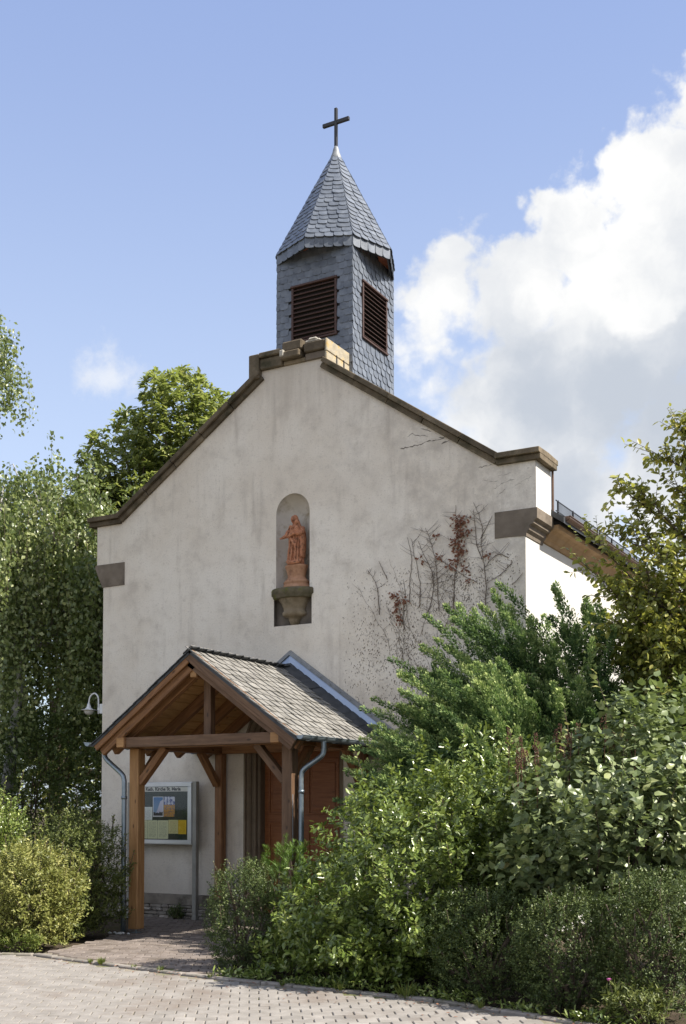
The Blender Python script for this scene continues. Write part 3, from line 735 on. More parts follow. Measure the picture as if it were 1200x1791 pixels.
# ------------------------------------------------------------------ statue of a veiled woman carrying a child
def statue():
    def ell(c, r, n=16):
        V, F = lathe([(max(.001, math.sin(math.pi * i / n)), -math.cos(math.pi * i / n)) for i in range(n + 1)], n)
        return [(c[0] + x * r[0], c[1] + y * r[1], c[2] + z * r[2]) for x, y, z in V], F
    def loft(sec, n=56, folds=0.0, ph=0):
        V, F = [], []
        for q, (z, rx, ry, ox, oy) in enumerate(sec):
            for j in range(n):
                a = 2 * math.pi * j / n
                f = 1 + folds * (math.sin(9 * a + ph + z * 7) * .6 + math.sin(14 * a + 2.1 - z * 5) * .4) * max(0, 1 - z / .55)
                V.append((ox + rx * f * math.cos(a), oy + ry * f * math.sin(a), z))
        for q in range(len(sec) - 1):
            for j in range(n): F.append((q * n + j, q * n + (j + 1) % n, (q + 1) * n + (j + 1) % n, (q + 1) * n + j))
        F.append(tuple(range(n - 1, -1, -1))); F.append(tuple((len(sec) - 1) * n + j for j in range(n)))
        return V, F
    body = loft([(-.005, .130, .095, 0, 0), (.03, .135, .10, -.005, 0), (.10, .122, .092, 0, 0), (.22, .118, .085, .004, 0), (.34, .116, .085, .006, 0), (.42, .122, .085, .005, .0), (.48, .118, .08, .002, .005), (.53, .10, .07, -.004, .01), (.565, .06, .05, -.012, .01), (.60, .035, .035, -.02, .0)], folds=.13)
    mantle = loft([(.10, .035, .075, .105, .0), (.2, .04, .08, .112, .0), (.35, .045, .085, .115, .0), (.46, .04, .08, .108, .005), (.52, .03, .05, .09, .01)], 24)
    mantle2 = loft([(.08, .03, .06, -.105, .02), (.25, .032, .065, -.10, .02), (.44, .032, .06, -.10, .015)], 24)
    head = ell((-.042, -.022, .640), (.038, .046, .052)); veil = ell((-.03, .012, .645), (.056, .050, .066)); veil2 = loft([(.44, .115, .05, 0, .035), (.52, .095, .048, -.004, .03), (.58, .068, .045, -.012, .025), (.64, .055, .04, -.02, .02)], 24)
    nose = ell((-.058, -.066, .634), (.008, .012, .012), 8)
    chb = ell((.052, -.080, .475), (.046, .042, .075)); chh = ell((.056, -.098, .580), (.034, .036, .038))
    cl = tube(bend([(.02, -.10, .43), (-.03, -.12, .41), (-.07, -.115, .38)], 4), [.026] * 8 + [.016], 10)
    ca = tube(bend([(.0, -.10, .51), (-.05, -.105, .53), (-.08, -.09, .50)], 4), [.014] * 9, 8)
    armr = tube(bend([(-.095, .0, .51), (-.125, -.045, .44), (-.135, -.075, .405), (-.175, -.105, .378), (-.20, -.115, .368)], 4), [.04, .04, .04, .042, .042, .04, .038, .036, .034, .030, .028, .026, .022, .020, .018, .017, .016], 10)
    hand = ell((-.212, -.12, .365), (.022, .014, .011), 8)
    arml = tube(bend([(.105, .0, .51), (.128, -.05, .45), (.10, -.105, .42), (.045, -.125, .415)], 4), [.040] * 6 + [.034] * 4 + [.024] * 3, 10)
    handl = ell((.032, -.128, .418), (.03, .014, .018), 8)
    tri = tube(bend([(-.10, -.07, .39), (-.03, -.108, .34), (.02, -.115, .27), (.045, -.11, .215)], 4), [.022] * 8 + [.015] * 5, 8)
    f1 = [tube(bend([(x0, -.085, .40), (x1, -.104, .22), (x2, -.11, .03)], 4), [.011] * 5 + [.016] * 4, 6) for x0, x1, x2 in ((-.05, -.075, -.09), (0, -.02, -.05), (.055, .04, .03), (.085, .08, .075))]
    moon = tube(bend([(-.125, -.06, .05), (-.07, -.105, .028), (0, -.12, .02), (.07, -.105, .028), (.12, -.06, .05)], 4), [.012] + [.03] * 15 + [.012], 8)
    o = bpy.data.objects.new('tmp', mesh_from('tmp', *join(body, mantle, mantle2, head, veil, veil2, nose, chb, chh, cl, ca, armr, hand, arml, handl, tri, moon, *f1))); COL.objects.link(o)
    bm = bmesh.new(); bm.from_mesh(o.data); bmesh.ops.recalc_face_normals(bm, faces=bm.faces); bm.to_mesh(o.data); bm.free()
    md = o.modifiers.new('r', 'REMESH'); md.mode = 'VOXEL'; md.voxel_size = .0055; md.use_smooth_shade = True
    ms = o.modifiers.new('s', 'SMOOTH'); ms.factor = .35; ms.iterations = 1
    dg = bpy.context.evaluated_depsgraph_get(); me = bpy.data.meshes.new_from_object(o.evaluated_get(dg)); bpy.data.objects.remove(o)
    me.name = 'statue'; me.materials.clear(); me.materials.append(M_TERRA)
    s = bpy.data.objects.new('statue', me)
    link(s, None, Matrix.Translation((CX + .012, .075, 4.941)) @ Matrix.Rotation(R(6), 4, 'Z') @ Matrix.Diagonal((.88, .95, 1.0, 1)))
    tag(s, 'terracotta statue of a veiled woman holding a child, standing in the arched niche', 'statue')
statue()

# ------------------------------------------------------------------ timber porch
PX = 3.365
porch = empty('timber_porch', (PX, -1.2, 0), 'open timber porch with grey slate gable roof in front of church door', 'porch')
XL, XR = 2.25, 4.54
PZ = 2.405  # plate centre height
SLOPE = math.atan2(1.08, 1.5); EAVE = 1.5; RIDGE_Z = 3.50
def roofz(x): return RIDGE_Z - abs(x - PX) * 1.08 / 1.5
YF, YW = -2.30, -.005
# posts
for x, y, zb, m_ in ((XL, -1.9, .06, M_WOOD_L), (XR, -1.9, .06, M_WOOD_G), (XL + .02, -.11, .30, M_WOOD), (XR, -.11, .30, M_WOOD)):
    beam('post', (x, y, zb), (x, y, PZ - .068), .145 if y < -1 else .12, .145 if y < -1 else .12, m_, porch, (0, 1, 0), .008)
    if y < -1:
        build('post_shoe', join(box(x - .05, x + .05, y - .05, y + .05, .012, .018, .001), tube([(x, y, .012), (x, y, .075)], .014, 8)), M_ZINC, porch)
    else:
        build('post_pad', box(x - .07, x + .07, y - .07, -.0005, .30 - .10, .30, .004), M_PLINTH, porch)
for x in (XL, XR):
    beam('wall_plate', (x, -2.225, PZ), (x, -.02, PZ), .13, .135, M_WOOD_L if False else M_WOOD, porch)
    build('plate_end', box(x - .058, x + .058, -2.243, -2.224, PZ - .06, PZ + .06, .004), M_WOOD_L, porch)
beam('tie_beam', (XL + .067, -2.15, PZ), (XR - .067, -2.15, PZ), .12, .128, M_WOOD_G, porch)
beam('tie_beam', (XL + .067, -1.9, PZ), (XR - .067, -1.9, PZ), .12, .13, M_WOOD, porch)
beam('tie_beam', (XL + .067, -.10, PZ), (XR - .067, -.10, PZ), .10, .12, M_WOOD, porch)
beam('king_post', (PX + .01, -1.9, PZ + .067), (PX + .01, -1.9, 3.16), .105, .105, M_WOOD_G, porch, (0, 1, 0))
beam('ridge_beam', (PX, -2.21, 3.225), (PX, -.02, 3.225), .10, .13, M_WOOD, porch)
build('ridge_end', box(PX - .045, PX + .045, -2.226, -2.2095, 3.168, 3.282, .004), M_WOOD_L, porch)
for s, x in ((1, XL), (-1, XR)):
    m_ = M_WOOD if s > 0 else M_WOOD_G
    beam('brace', (x + s * .06, -1.9, PZ - .50), (x + s * .46, -1.9, PZ - .055), .09, .105, m_, porch, (0, 1, 0))
    beam('brace', (x, -1.84, PZ - .50), (x, -1.44, PZ - .055), .09, .105, M_WOOD, porch, (1, 0, 0))
    beam('brace', (x, -.16, PZ - .50), (x, -.56, PZ - .055), .085, .10, M_WOOD, porch, (1, 0, 0))
# rafters
nrmL = lambda s: Vector((s * math.sin(SLOPE), 0, math.cos(SLOPE)))
for s in (-1, 1):
    dn = Vector((s * math.cos(SLOPE), 0, -math.sin(SLOPE))); nn = nrmL(s)
    top = Vector((PX, 0, RIDGE_Z)); L = EAVE / math.cos(SLOPE)
    up = nn
    for y in (-2.02, -1.38, -.74, -.12):
        a = top + dn * .06 - nn * .145; b = top + dn * (L - .03) - nn * .145
        beam('rafter', (a.x, y, a.z), (b.x, y, b.z), .085, .13, M_WOOD, porch, up)
    # inner barge rafter and outer barge board
    a = top + dn * .0 - nn * .125; b = top + dn * (L + .01) - nn * .125
    beam('verge_rafter', (a.x + s * .0, -2.215, a.z), (b.x, -2.215, b.z), .055, .165, M_WOOD if s < 0 else M_WOOD_G, porch, up)
    a = top - nn * .068 + dn * .012; b = top + dn * (L + .03) - nn * .068
    beam('barge_board', (a.x, -2.276, a.z), (b.x, -2.276, b.z), .03, .10 if s < 0 else .15, M_WOOD if s < 0 else M_WOOD_G, porch, up)
    # soffit boards
    n = 11
    for i in range(n):
        a_ = top + dn * (.03 + (i + .5) * (L - .03) / n) - nn * .066
        beam('soffit_board', (a_.x, -2.258, a_.z), (a_.x, YW - .02, a_.z), (L - .03) / n - .008, .022, M_BOARD, porch, nn, .003)
    # deck under slates
    V = []
    for y in (YF, YW):
        for t, h_ in ((-.0, -.018), (L + .04, -.018), (L + .04, -.05), (-.0, -.05)):
            q = top + dn * t + nn * h_; V.append((q.x, y, q.z))
    build('roof_deck', (V, [(0, 1, 2, 3), (7, 6, 5, 4)] + [(i, (i + 1) % 4, (i + 1) % 4 + 4, i + 4) for i in range(4)]), M_SLATE_D, porch)
def porch_slates():
    rr = random.Random(8)
    pts = [(-.5, .5), (-.5, -.30), (-.44, -.42), (-.30, -.5), (.35, -.46), (.5, -.36), (.5, .5)]
    n = len(pts); V = [(x, y, 0) for x, y in pts] + [(x, y, -1) for x, y in pts]
    F = [tuple(range(n))] + [(i, i + n, (i + 1) % n + n, (i + 1) % n) for i in range(n)]
    me = mesh_from('roof_slate', V, F, M_SLATE_P); me2 = mesh_from('roof_slate', V, F, M_SLATE_D)
    for m_ in (me, me2):
        bm = bmesh.new(); bm.from_mesh(m_); bmesh.ops.recalc_face_normals(bm, faces=bm.faces); bm.to_mesh(m_); bm.free()
    L = EAVE / math.cos(SLOPE) + .05; rest = []
    rows = 14; ex = L / rows
    for s in (1, -1):
        dn = Vector((s * math.cos(SLOPE), 0, -math.sin(SLOPE))); nn = nrmL(s); top = Vector((PX, 0, RIDGE_Z)); up = -dn
        rgt = up.cross(nn)
        if s > 0: rgt = Vector((0, 1, 0))
        else: rgt = Vector((0, -1, 0))
        for r_ in range(rows):
            y = YF - .02; first = True
            sag = .0
            while y < YW - (.10 if s > 0 else .02):
                w = rr.uniform(.13, .19)
                if first: w = rr.uniform(.10, .2); first = False
                y1 = min(y + w, YW - (.07 if s > 0 else 0)); w = y1 - y
                if w < .03: break
                d_ = L - r_ * ex - ex * .5 - .02 + (rr.uniform(-.006, .006)) + .03 * math.exp(-((y - YF) / .25) ** 2) * 0
                t = .065 + rr.uniform(-.015, .02)
                u2 = up * math.cos(t) - nn * math.sin(t); n2 = nn * math.cos(t) + up * math.sin(t)
                b_ = .045 + rr.uniform(-.03, .04); n2, rg_ = (n2 * math.cos(b_) + rgt * math.sin(b_)), (rgt * math.cos(b_) - n2 * math.sin(b_)); a = -.10 + rr.uniform(-.04, .04) if r_ else 0
                r2 = rg_ * math.cos(a) + u2 * math.sin(a); u3 = u2 * math.cos(a) - rg_ * math.sin(a)
                M = Matrix((r2 * w * .93, u3 * ex * 1.45, n2 * .011)).transposed().to_4x4()
                M.translation = top + dn * (d_ - ex * .12) + Vector((0, (y + y1) / 2, 0)) + nn * (.004 + .5 * ex * 1.45 * math.sin(t) + rr.uniform(0, .003) - .016)
                if s > 0: inst('roof_slate', me, porch, M)
                else: rest.append(xf((V, F), M))
                y = y1
    tag(build('slate_field', join(*rest), M_SLATE_D, porch, fix=False), kind='stuff')
    # comb of slates oversailing the ridge from the weather side
    y = YF - .02; dn = Vector((-math.cos(SLOPE), 0, -math.sin(SLOPE))); up = -dn; nn = nrmL(-1)
    while y < YW - .3:
        w = rr.uniform(.10, .15)
        M = Matrix((Vector((0, -1, 0)) * w * .78, up * .17, nn * .006)).transposed().to_4x4()
        M.translation = Vector((PX, y + w / 2, RIDGE_Z)) - up * .04 + nn * (.014 + rr.uniform(0, .006))
        inst('ridge_slate', me, porch, M); y += w
    # dark tilted valley course and zinc upstand flashing against the wall
    dn = Vector((math.cos(SLOPE), 0, -math.sin(SLOPE))); nn = nrmL(1); up = -dn
    n = 13; L2 = L + .0
    for i in range(n):
        tl = R(24); rg = Vector((0, 1, 0)) * math.cos(tl) + nn * math.sin(tl); n2 = nn * math.cos(tl) - Vector((0, 1, 0)) * math.sin(tl)
        a = -.22; r2 = rg * math.cos(a) + up * math.sin(a); u3 = up * math.cos(a) - rg * math.sin(a)
        M = Matrix((r2 * .20, u3 * .17, n2 * .007)).transposed().to_4x4()
        M.translation = Vector((PX, -.15, RIDGE_Z)) + dn * (.05 + i * (L2 - .1) / (n - 1)) + nn * (.035)
        inst('valley_slate', me2, porch, M)
    for s in (1, -1):
        dn = Vector((s * math.cos(SLOPE), 0, -math.sin(SLOPE))); nn = nrmL(s); top = Vector((PX, 0, RIDGE_Z))
        V = []
        for t in (0, L2 + .10):
            for y, h_ in ((-.035, .145), (-.018, .145), (-.010, .03), (-.075, .03)):
                h2 = h_; q = top + dn * t + nn * h2; V.append((q.x if t else PX, y, q.z if t else RIDGE_Z + h2 / math.cos(SLOPE)))
        fl = build('wall_flashing', (V, [(0, 1, 2, 3), (7, 6, 5, 4)] + [(i, (i + 1) % 4, (i + 1) % 4 + 4, i + 4) for i in range(4)]), M_FLASH, porch)
        V = []
        for t in (0, L2 + .12):
            for y, h_ in ((-.050, .195), (-.002, .205), (-.002, .150), (-.050, .150)):
                q = top + dn * t + nn * h_; V.append((q.x if t else PX, y, q.z if t else RIDGE_Z + h_ / math.cos(SLOPE)))
        st = build('capping_strip', (V, [(0, 1, 2, 3), (7, 6, 5, 4)] + [(i, (i + 1) % 4, (i + 1) % 4 + 4, i + 4) for i in range(4)]), M_LEAD, porch)
        if s > 0:
            for i in range(10):
                q = top + dn * (.12 + i * .19) + nn * .172
                build('screw', lathe([(.007, 0), (.007, .004), (.003, .006)], 6, (q.x, -.056, q.z)), M_IRON, st)
porch_slates()
# gutters, outlets and downpipes
for s, x in ((1, PX + EAVE + .075), (-1, PX - EAVE - .075)):
    z = roofz(x) + .045
    gt = build('gutter', half_gutter((x, YF - .03, z), (x, -.06, z), .05) if s > 0 else half_gutter((x, -.06, z), (x, YF - .03, z), .05), M_ZINC, porch)
    for i in range(4):
        y = YF + .15 + i * .6
        build('gutter_bracket', tube([(x + .055 * math.cos(a), y, z + .055 * math.sin(a)) for a in [math.pi + math.pi * k_ / 8 for k_ in range(9)]], .006, 5), M_ZINC, gt)
def pipe(pts, ring_z, x, y):
    p = build('downpipe', tube(bend(pts, 6), .032, 12), M_ZINC, porch, True)
    for z in ring_z: build('pipe_collar', tube([(x, y, z - .02), (x, y, z + .02)], .038, 12), M_ZINC, p, True)
gx, gx2 = PX + EAVE + .075, PX - EAVE - .075
gz = roofz(gx) + .045
pipe([(gx, -1.80, gz - .03), (gx, -1.80, gz - .14), (gx - .03, -1.81, gz - .22), (4.72, -1.86, gz - .36), (4.68, -1.87, gz - .44), (4.675, -1.87, gz - .56), (4.675, -1.87, 1.5), (4.675, -1.87, .012)], (1.78, .9), 4.675, -1.87)
pipe([(gx2, -1.99, gz - .03), (gx2, -1.99, gz - .12), (gx2 + .03, -1.99, gz - .20), (2.06, -1.99, gz - .38), (2.105, -1.99, gz - .45), (2.115, -1.99, gz - .56), (2.115, -1.99, 1.4), (2.115, -1.99, .012)], (1.72, .42), 2.115, -1.99)
build('pipe_clip', box(4.60, 4.64, -1.83, -1.80, 1.72, 1.92, .004), M_WOOD_L, porch)
build('light_conduit', tube([(XR + .0735, -1.955, 1.0), (XR + .0735, -1.955, 1.75)], .006, 6), M_LEAD, porch)
# ------------------------------------------------------------------ notice board
nb = empty('notice_board', (1.3, -.16, 0), 'glazed aluminium notice board on posts with a church name strip and pinned papers', 'notice board')
Y0 = -.215
X0, X1, Z0, Z1 = .735, 1.846, 1.064, 1.958
build('cabinet', box(X0, X1, Y0 + .012, -.135, Z0, Z1, .004), M_ALU, nb)
fr = build('door_frame', join(box(X0 + .006, X1 - .006, Y0, Y0 + .0115, Z1 - .066, Z1 - .010, .003), box(X0 + .006, X1 - .006, Y0, Y0 + .0115, Z0 + .010, Z0 + .068, .003),
                 box(X0 + .006, X0 + .066, Y0, Y0 + .0115, Z0 + .0685, Z1 - .0665, .003), box(X1 - .074, X1 - .006, Y0, Y0 + .0115, Z0 + .0685, Z1 - .0665, .003)), M_ALU, nb)
build('pin_board', box(X0 + .067, X1 - .075, Y0 + .009, Y0 + .0118, Z0 + .069, Z1 - .067, .0005), M_BOARDGREEN, nb)
for x in (X0 - .035, X1 + .036):
    build('post', box(x - .034, x + .034, -.20, -.13, -.02, Z1 + .002, .004), M_GALV, nb)
def paper_mat(name, base, ink, rows=38.0, amount=.55, top=None):
    m, k = material(name); tc = k.n('ShaderNodeTexCoord').outputs['Generated']; sp = k.n('ShaderNodeSeparateXYZ', {0: tc})
    x, z = sp.outputs[0], sp.outputs[2]
    line = k.math('GREATER_THAN', k.math('FRACT', k.math('MULTIPLY', z, rows)), .55)
    words = k.math('GREATER_THAN', k.noise(k.vmath('MULTIPLY', tc, (16, 1, rows)), 1.0, 2, .5), .47)
    marg = k.math('MULTIPLY', k.math('GREATER_THAN', x, .12), k.math('LESS_THAN', x, .86))
    marg = k.math('MULTIPLY', marg, k.math('MULTIPLY', k.math('GREATER_THAN', z, .08), k.math('LESS_THAN', z, .92)))
    f = k.math('MULTIPLY', k.math('MULTIPLY', line, words), k.math('MULTIPLY', marg, amount))
    finish(k, k.mix(f, base, ink), .7)
    return m
M_P = {'white': paper_mat('paper_white', (.74, .78, .74), (.2, .22, .2), 14, .5), 'green': paper_mat('paper_cream', (.66, .68, .44), (.12, .13, .08), 16), 'green2': paper_mat('paper_straw', (.66, .62, .30), (.16, .15, .07), 18),
       'yellow': paper_mat('paper_yellow', (.72, .48, .02), (.35, .2, .01), 14, .6)}
def poster_mats():
    m, k = material('poster_blue'); tc = k.n('ShaderNodeTexCoord').outputs['Generated']; sp = k.n('ShaderNodeSeparateXYZ', {0: tc}); x, z = sp.outputs[0], sp.outputs[2]
    nz = k.noise(k.vmath('MULTIPLY', tc, (5, 1, 6)), 1, 4, .6)
    col = k.mix(z, (.30, .42, .55), (.02, .16, .42))
    sail = k.math('MULTIPLY', k.math('GREATER_THAN', k.math('ADD', x, k.math('MULTIPLY', z, -.62)), .22), k.math('GREATER_THAN', z, .2))
    sail = k.math('MULTIPLY', sail, k.math('LESS_THAN', k.math('ADD', z, k.math('MULTIPLY', x, -.35)), .52))
    col = k.mix(sail, col, (.55, .55, .66))
    hill = k.math('LESS_THAN', z, k.math('ADD', .02, k.math('MULTIPLY', nz, .4)))
    col = k.mix(hill, col, (.02, .025, .03))
    bd = k.math('MULTIPLY', k.math('MULTIPLY', k.math('GREATER_THAN', x, .06), k.math('LESS_THAN', x, .94)), k.math('MULTIPLY', k.math('GREATER_THAN', z, .05), k.math('LESS_THAN', z, .97)))
    finish(k, k.mix(bd, (.72, .74, .75), col), .5)
    m2, k = material('poster_orange'); tc = k.n('ShaderNodeTexCoord').outputs['Generated']; sp = k.n('ShaderNodeSeparateXYZ', {0: tc}); x, z = sp.outputs[0], sp.outputs[2]
    nz = k.noise(k.vmath('MULTIPLY', tc, (4, 1, 5)), 1, 3, .6)
    top = k.mix(k.smooth(nz, .45, .55), (.60, .63, .72), (.06, .09, .30))
    low_ = k.mix(k.math('MULTIPLY', k.math('GREATER_THAN', k.noise(k.vmath('MULTIPLY', tc, (9, 1, 14)), 1, 1, .5), .56), .8), (.52, .27, .04), (.10, .09, .14))
    finish(k, k.mix(k.math('GREATER_THAN', z, .6), low_, top), .5)
    return m, m2
M_PB, M_PO = poster_mats()
PF = Y0 + .0085
def sheet_paper(name, a, b, m, lift=0, lab=None):
    o = build(name, box(a[0], b[0], PF - .0012 - lift, PF - lift, b[1], a[1], .0003), m, nb)
    if lab: o['label'] = lab
sheet_paper('name_strip', (X0 + .0675, 1.886), (X1 - .0755, 1.822), simple('strip_white', (.66, .66, .60), (.70, .70, .64), 3, .6))
sheet_paper('poster', (1.148, 1.750), (1.340, 1.460), M_PB, 0, 'blue poster with a pale sail')
sheet_paper('poster', (1.346, 1.749), (1.544, 1.461), M_PO, 0, 'blue and orange poster')
sheet_paper('paper', (.93, 1.601), (1.138, 1.414), M_P['white'])
for a, b, c in ((.88, 1.054, 'green'), (1.058, 1.232, 'green'), (1.236, 1.428, 'green')): sheet_paper('paper', (a, 1.410), (b, 1.143), M_P[c])
sheet_paper('paper', (1.432, 1.416), (1.603, 1.219), M_P['green2'])
sheet_paper('paper', (1.607, 1.416), (1.749, 1.215), M_P['yellow'], 0, 'yellow notice')
rr = random.Random(2)
for x, z in ((1.148, 1.405), (1.24, 1.405), (1.43, 1.41), (1.61, 1.41), (1.535, 1.745), (1.54, 1.468), (1.43, 1.148)):
    build('pin', lathe([(.006, 0), (.006, .003), (.002, .005)], 6, (x, PF - .006, z)), M_IRON, nb)
def lettering(txt, x0, x1, z, y):
    cu = bpy.data.curves.new('t', 'FONT'); cu.body = txt; cu.size = 1; cu.offset = .05; cu.extrude = .004; cu.resolution_u = 3
    o = bpy.data.objects.new('t', cu); COL.objects.link(o)
    dg = bpy.context.evaluated_depsgraph_get(); me = bpy.data.meshes.new_from_object(o.evaluated_get(dg)); bpy.data.objects.remove(o)
    xs = [v.co.x for v in me.vertices]; w = max(xs) - min(xs); s = (x1 - x0) / w; mx = min(xs)
    for v in me.vertices: v.co = ((v.co.x - mx) * s, -v.co.z * s * .1, v.co.y * s * .92)
    me.materials.clear(); me.materials.append(M_IRON); me.name = 'lettering'
    return inst('lettering', me, nb, Matrix.Translation((x0, y, z)))
lettering('Kath. Kirche St. Maria', 1.018, 1.649, 1.837, PF - .0022)
def glass():
    m, k = material('window_glass')
    a = k.n('ShaderNodeBsdfTransparent'); b = k.n('ShaderNodeBsdfGlossy', {'Roughness': .03, 'Color': (1, 1, 1, 1)})
    fr_ = k.n('ShaderNodeFresnel', {'IOR': 1.28})
    k.n('ShaderNodeOutputMaterial', {0: k.n('ShaderNodeMixShader', {0: fr_.outputs[0], 1: a.outputs[0], 2: b.outputs[0]}).outputs[0]})
    return m
build('pane', box(X0 + .064, X1 - .072, Y0 + .0012, Y0 + .0032, Z0 + .066, Z1 - .064, .0003), glass(), nb)

# ------------------------------------------------------------------ wall lamp on the church corner
lamp = empty('wall_lamp', (-.02, .10, 3.05), 'white swan-neck wall lamp with bell shade on the church corner', 'wall lamp')
build('wall_plate', box(-.115, -.0005, .06, .14, 3.02, 3.17, .006), M_WHITE, lamp)
build('swan_neck', tube(bend([(-.165, .10, 3.02), (-.165, .10, 3.22), (-.18, .10, 3.29), (-.225, .10, 3.335), (-.28, .10, 3.335), (-.335, .10, 3.29), (-.355, .10, 3.22), (-.358, .10, 3.17)], 5), .012, 10), M_WHITE, lamp, True)
build('neck_clamp', box(-.175, -.10, .085, .115, 3.08, 3.11, .004), M_WHITE, lamp)
build('shade', lathe([(.014, .10), (.022, .075), (.034, .035), (.06, .005), (.12, -.008), (.122, -.013), (.06, -.012)], 24, (-.36, .10, 3.10)), M_WHITE, lamp, True)
m, k = material('opal_glass'); finish(k, (.62, .60, .55, 1), .25, spec=.5)
build('globe', lathe([(.075, 0), (.073, -.02), (.06, -.05), (.035, -.068), (.004, -.074)], 20, (-.36, .10, 3.088)), m, lamp, True)

# ------------------------------------------------------------------ vegetation
LEAF = {
 'diamond': (np.array([(0, 0, 0), (.45, .5, .12), (1, 0, -.08), (.45, -.5, .12)]), [(0, 2, 1), (0, 3, 2)]),
 'oval': (np.array([(0, 0, 0), (.25, .40, .09), (.66, .44, .09), (1, 0, -.14), (.66, -.44, .09), (.25, -.40, .09)]), [(0, 3, 2, 1), (0, 5, 4, 3)]),
 'heart': (np.array([(0, 0, 0), (.06, .36, .07), (.36, .5, .12), (1, 0, -.26), (.36, -.5, .12), (.06, -.36, .07), (.45, 0, -.03)]), [(0, 6, 2, 1), (6, 3, 2), (0, 5, 4, 6), (6, 4, 3)]),
}
def leaf_mat(name, stops, trans=.35, rough=.45, spec=.35, tcol=(.30, .42, .06), hue=.0):
    m, k = material(name)
    r = k.n('ShaderNodeAttribute', attribute_name='rnd').outputs['Fac']
    col = k.ramp(r, stops)
    p = k.n('ShaderNodeBsdfPrincipled', {'Base Color': col, 'Roughness': rough, 'Specular IOR Level': spec})
    t = k.n('ShaderNodeBsdfTranslucent', {'Color': k.mix(.55, col, tcol)})
    k.n('ShaderNodeOutputMaterial', {0: k.n('ShaderNodeMixShader', {0: trans, 1: p.outputs[0], 2: t.outputs[0]}).outputs[0]})
    return m
def unit(a): return a / np.maximum(np.linalg.norm(a, axis=1, keepdims=True), 1e-9)
def leaf_arrays(P, D, N, L, W, kind):
    T, F = LEAF[kind]; D = unit(D); S = unit(np.cross(D, N)); N = np.cross(S, D)
    L = np.broadcast_to(np.asarray(L, float), (len(P),))[:, None, None]; W = np.broadcast_to(np.asarray(W, float), (len(P),))[:, None, None]
    V = P[:, None, :] + T[None, :, 0:1] * L * D[:, None, :] + T[None, :, 1:2] * W * S[:, None, :] + T[None, :, 2:3] * W * N[:, None, :]
    return V, F
def leaf_object(name, P, D, N, L, W, kind, m, parent, rnd=None):
    V, F = leaf_arrays(P, D, N, L, W, kind); n, k = V.shape[:2]
    ls = np.array([len(f) for f in F]); idx = np.concatenate([np.array(f) for f in F])
    loops = (np.arange(n)[:, None] * k + idx[None, :]).ravel()
    tot = np.tile(ls, n); start = np.concatenate([[0], np.cumsum(tot)[:-1]])
    co = V.reshape(-1, 3); c = (co.min(0) + co.max(0)) / 2
    me = bpy.data.meshes.new(name); me.vertices.add(n * k); me.vertices.foreach_set('co', (co - c).astype(np.float32).ravel())
    me.loops.add(len(loops)); me.loops.foreach_set('vertex_index', loops.astype(np.int32))
    me.polygons.add(len(tot)); me.polygons.foreach_set('loop_start', start.astype(np.int32)); me.polygons.foreach_set('loop_total', tot.astype(np.int32))
    me.update(calc_edges=True)
    at = me.attributes.new('rnd', 'FLOAT', 'POINT')
    rnd = RNG.random(n) if rnd is None else rnd
    at.data.foreach_set('value', np.repeat(np.clip(rnd, 0, 1), k).astype(np.float32))
    me.materials.append(m)
    return link(bpy.data.objects.new(name, me), parent, Matrix.Translation(c))
def single_leaf_meshes(kind, m, n=6):
    out = []
    for i in range(n):
        T, F = LEAF[kind]; me = mesh_from('leaf', T, F, m)
        at = me.attributes.new('rnd', 'FLOAT', 'POINT'); at.data.foreach_set('value', np.full(len(T), (i + .5) / n, np.float32)); out.append(me)
    return out
def leaf_pieces(P, D, N, L, W, kind, m, parent, count=300):
    """the leaves that show largest become parts of their own; returns a mask of the rest"""
    Dn = unit(D); S = unit(np.cross(Dn, N)); N2 = np.cross(S, Dn)
    view = unit(P - np.array(CAMP)[None]); face = np.abs((N2 * view).sum(1)); dist = np.linalg.norm(P - np.array(CAMP)[None], axis=1)
    vis = np.array([in_view(p, 0) for p in P]); score = np.where(vis, L * W * (face + .3) / dist ** 2, -1)
    front = np.linalg.norm(P[:, :2] - np.array(CAMP)[None, :2], axis=1); score = score * np.exp(-(front - np.percentile(front, 5)) * 2.0)
    pick = np.argsort(-score)[:count]; mes = single_leaf_meshes(kind, m)
    for i in pick:
        M = Matrix((Vector(Dn[i]) * L[i], Vector(S[i]) * W[i], Vector(N2[i]) * W[i])).transposed().to_4x4(); M.translation = Vector(P[i])
        inst('leaf', random.choice(mes), parent, M)
    keep = np.ones(len(P), bool); keep[pick] = False
    return keep
def lump(d, s, seed):
    return np.array([noise.noise(Vector(x) * s + Vector((seed * 3.7, seed * 1.3, -seed * 2.1))) for x in d])
def sphere_dirs(n): return unit(RNG.normal(size=(n, 3)))
def twigs_to_leaves(B, T, TL, per, spread, upb, jitter=.35, t0=.15):
    """alternate leaves along each twig"""
    n = len(B); t = np.tile(np.linspace(t0, 1, per), n) ; B2 = np.repeat(B, per, 0); T2 = np.repeat(T, per, 0); TL2 = np.repeat(TL, per)
    P = B2 + T2 * (TL2 * t)[:, None] + RNG.normal(size=(n * per, 3)) * .004
    rad = unit(np.cross(T2, RNG.normal(size=(n * per, 3))))
    D = unit(T2 * (.35 + .5 * t[:, None] ** 3) + rad * spread + RNG.normal(size=(n * per, 3)) * jitter * .5)
    N = unit(np.array([.33, .05, .80])[None] * upb * 1.5 + T2 * .35 + RNG.normal(size=(n * per, 3)) * jitter)
    return P, D, N
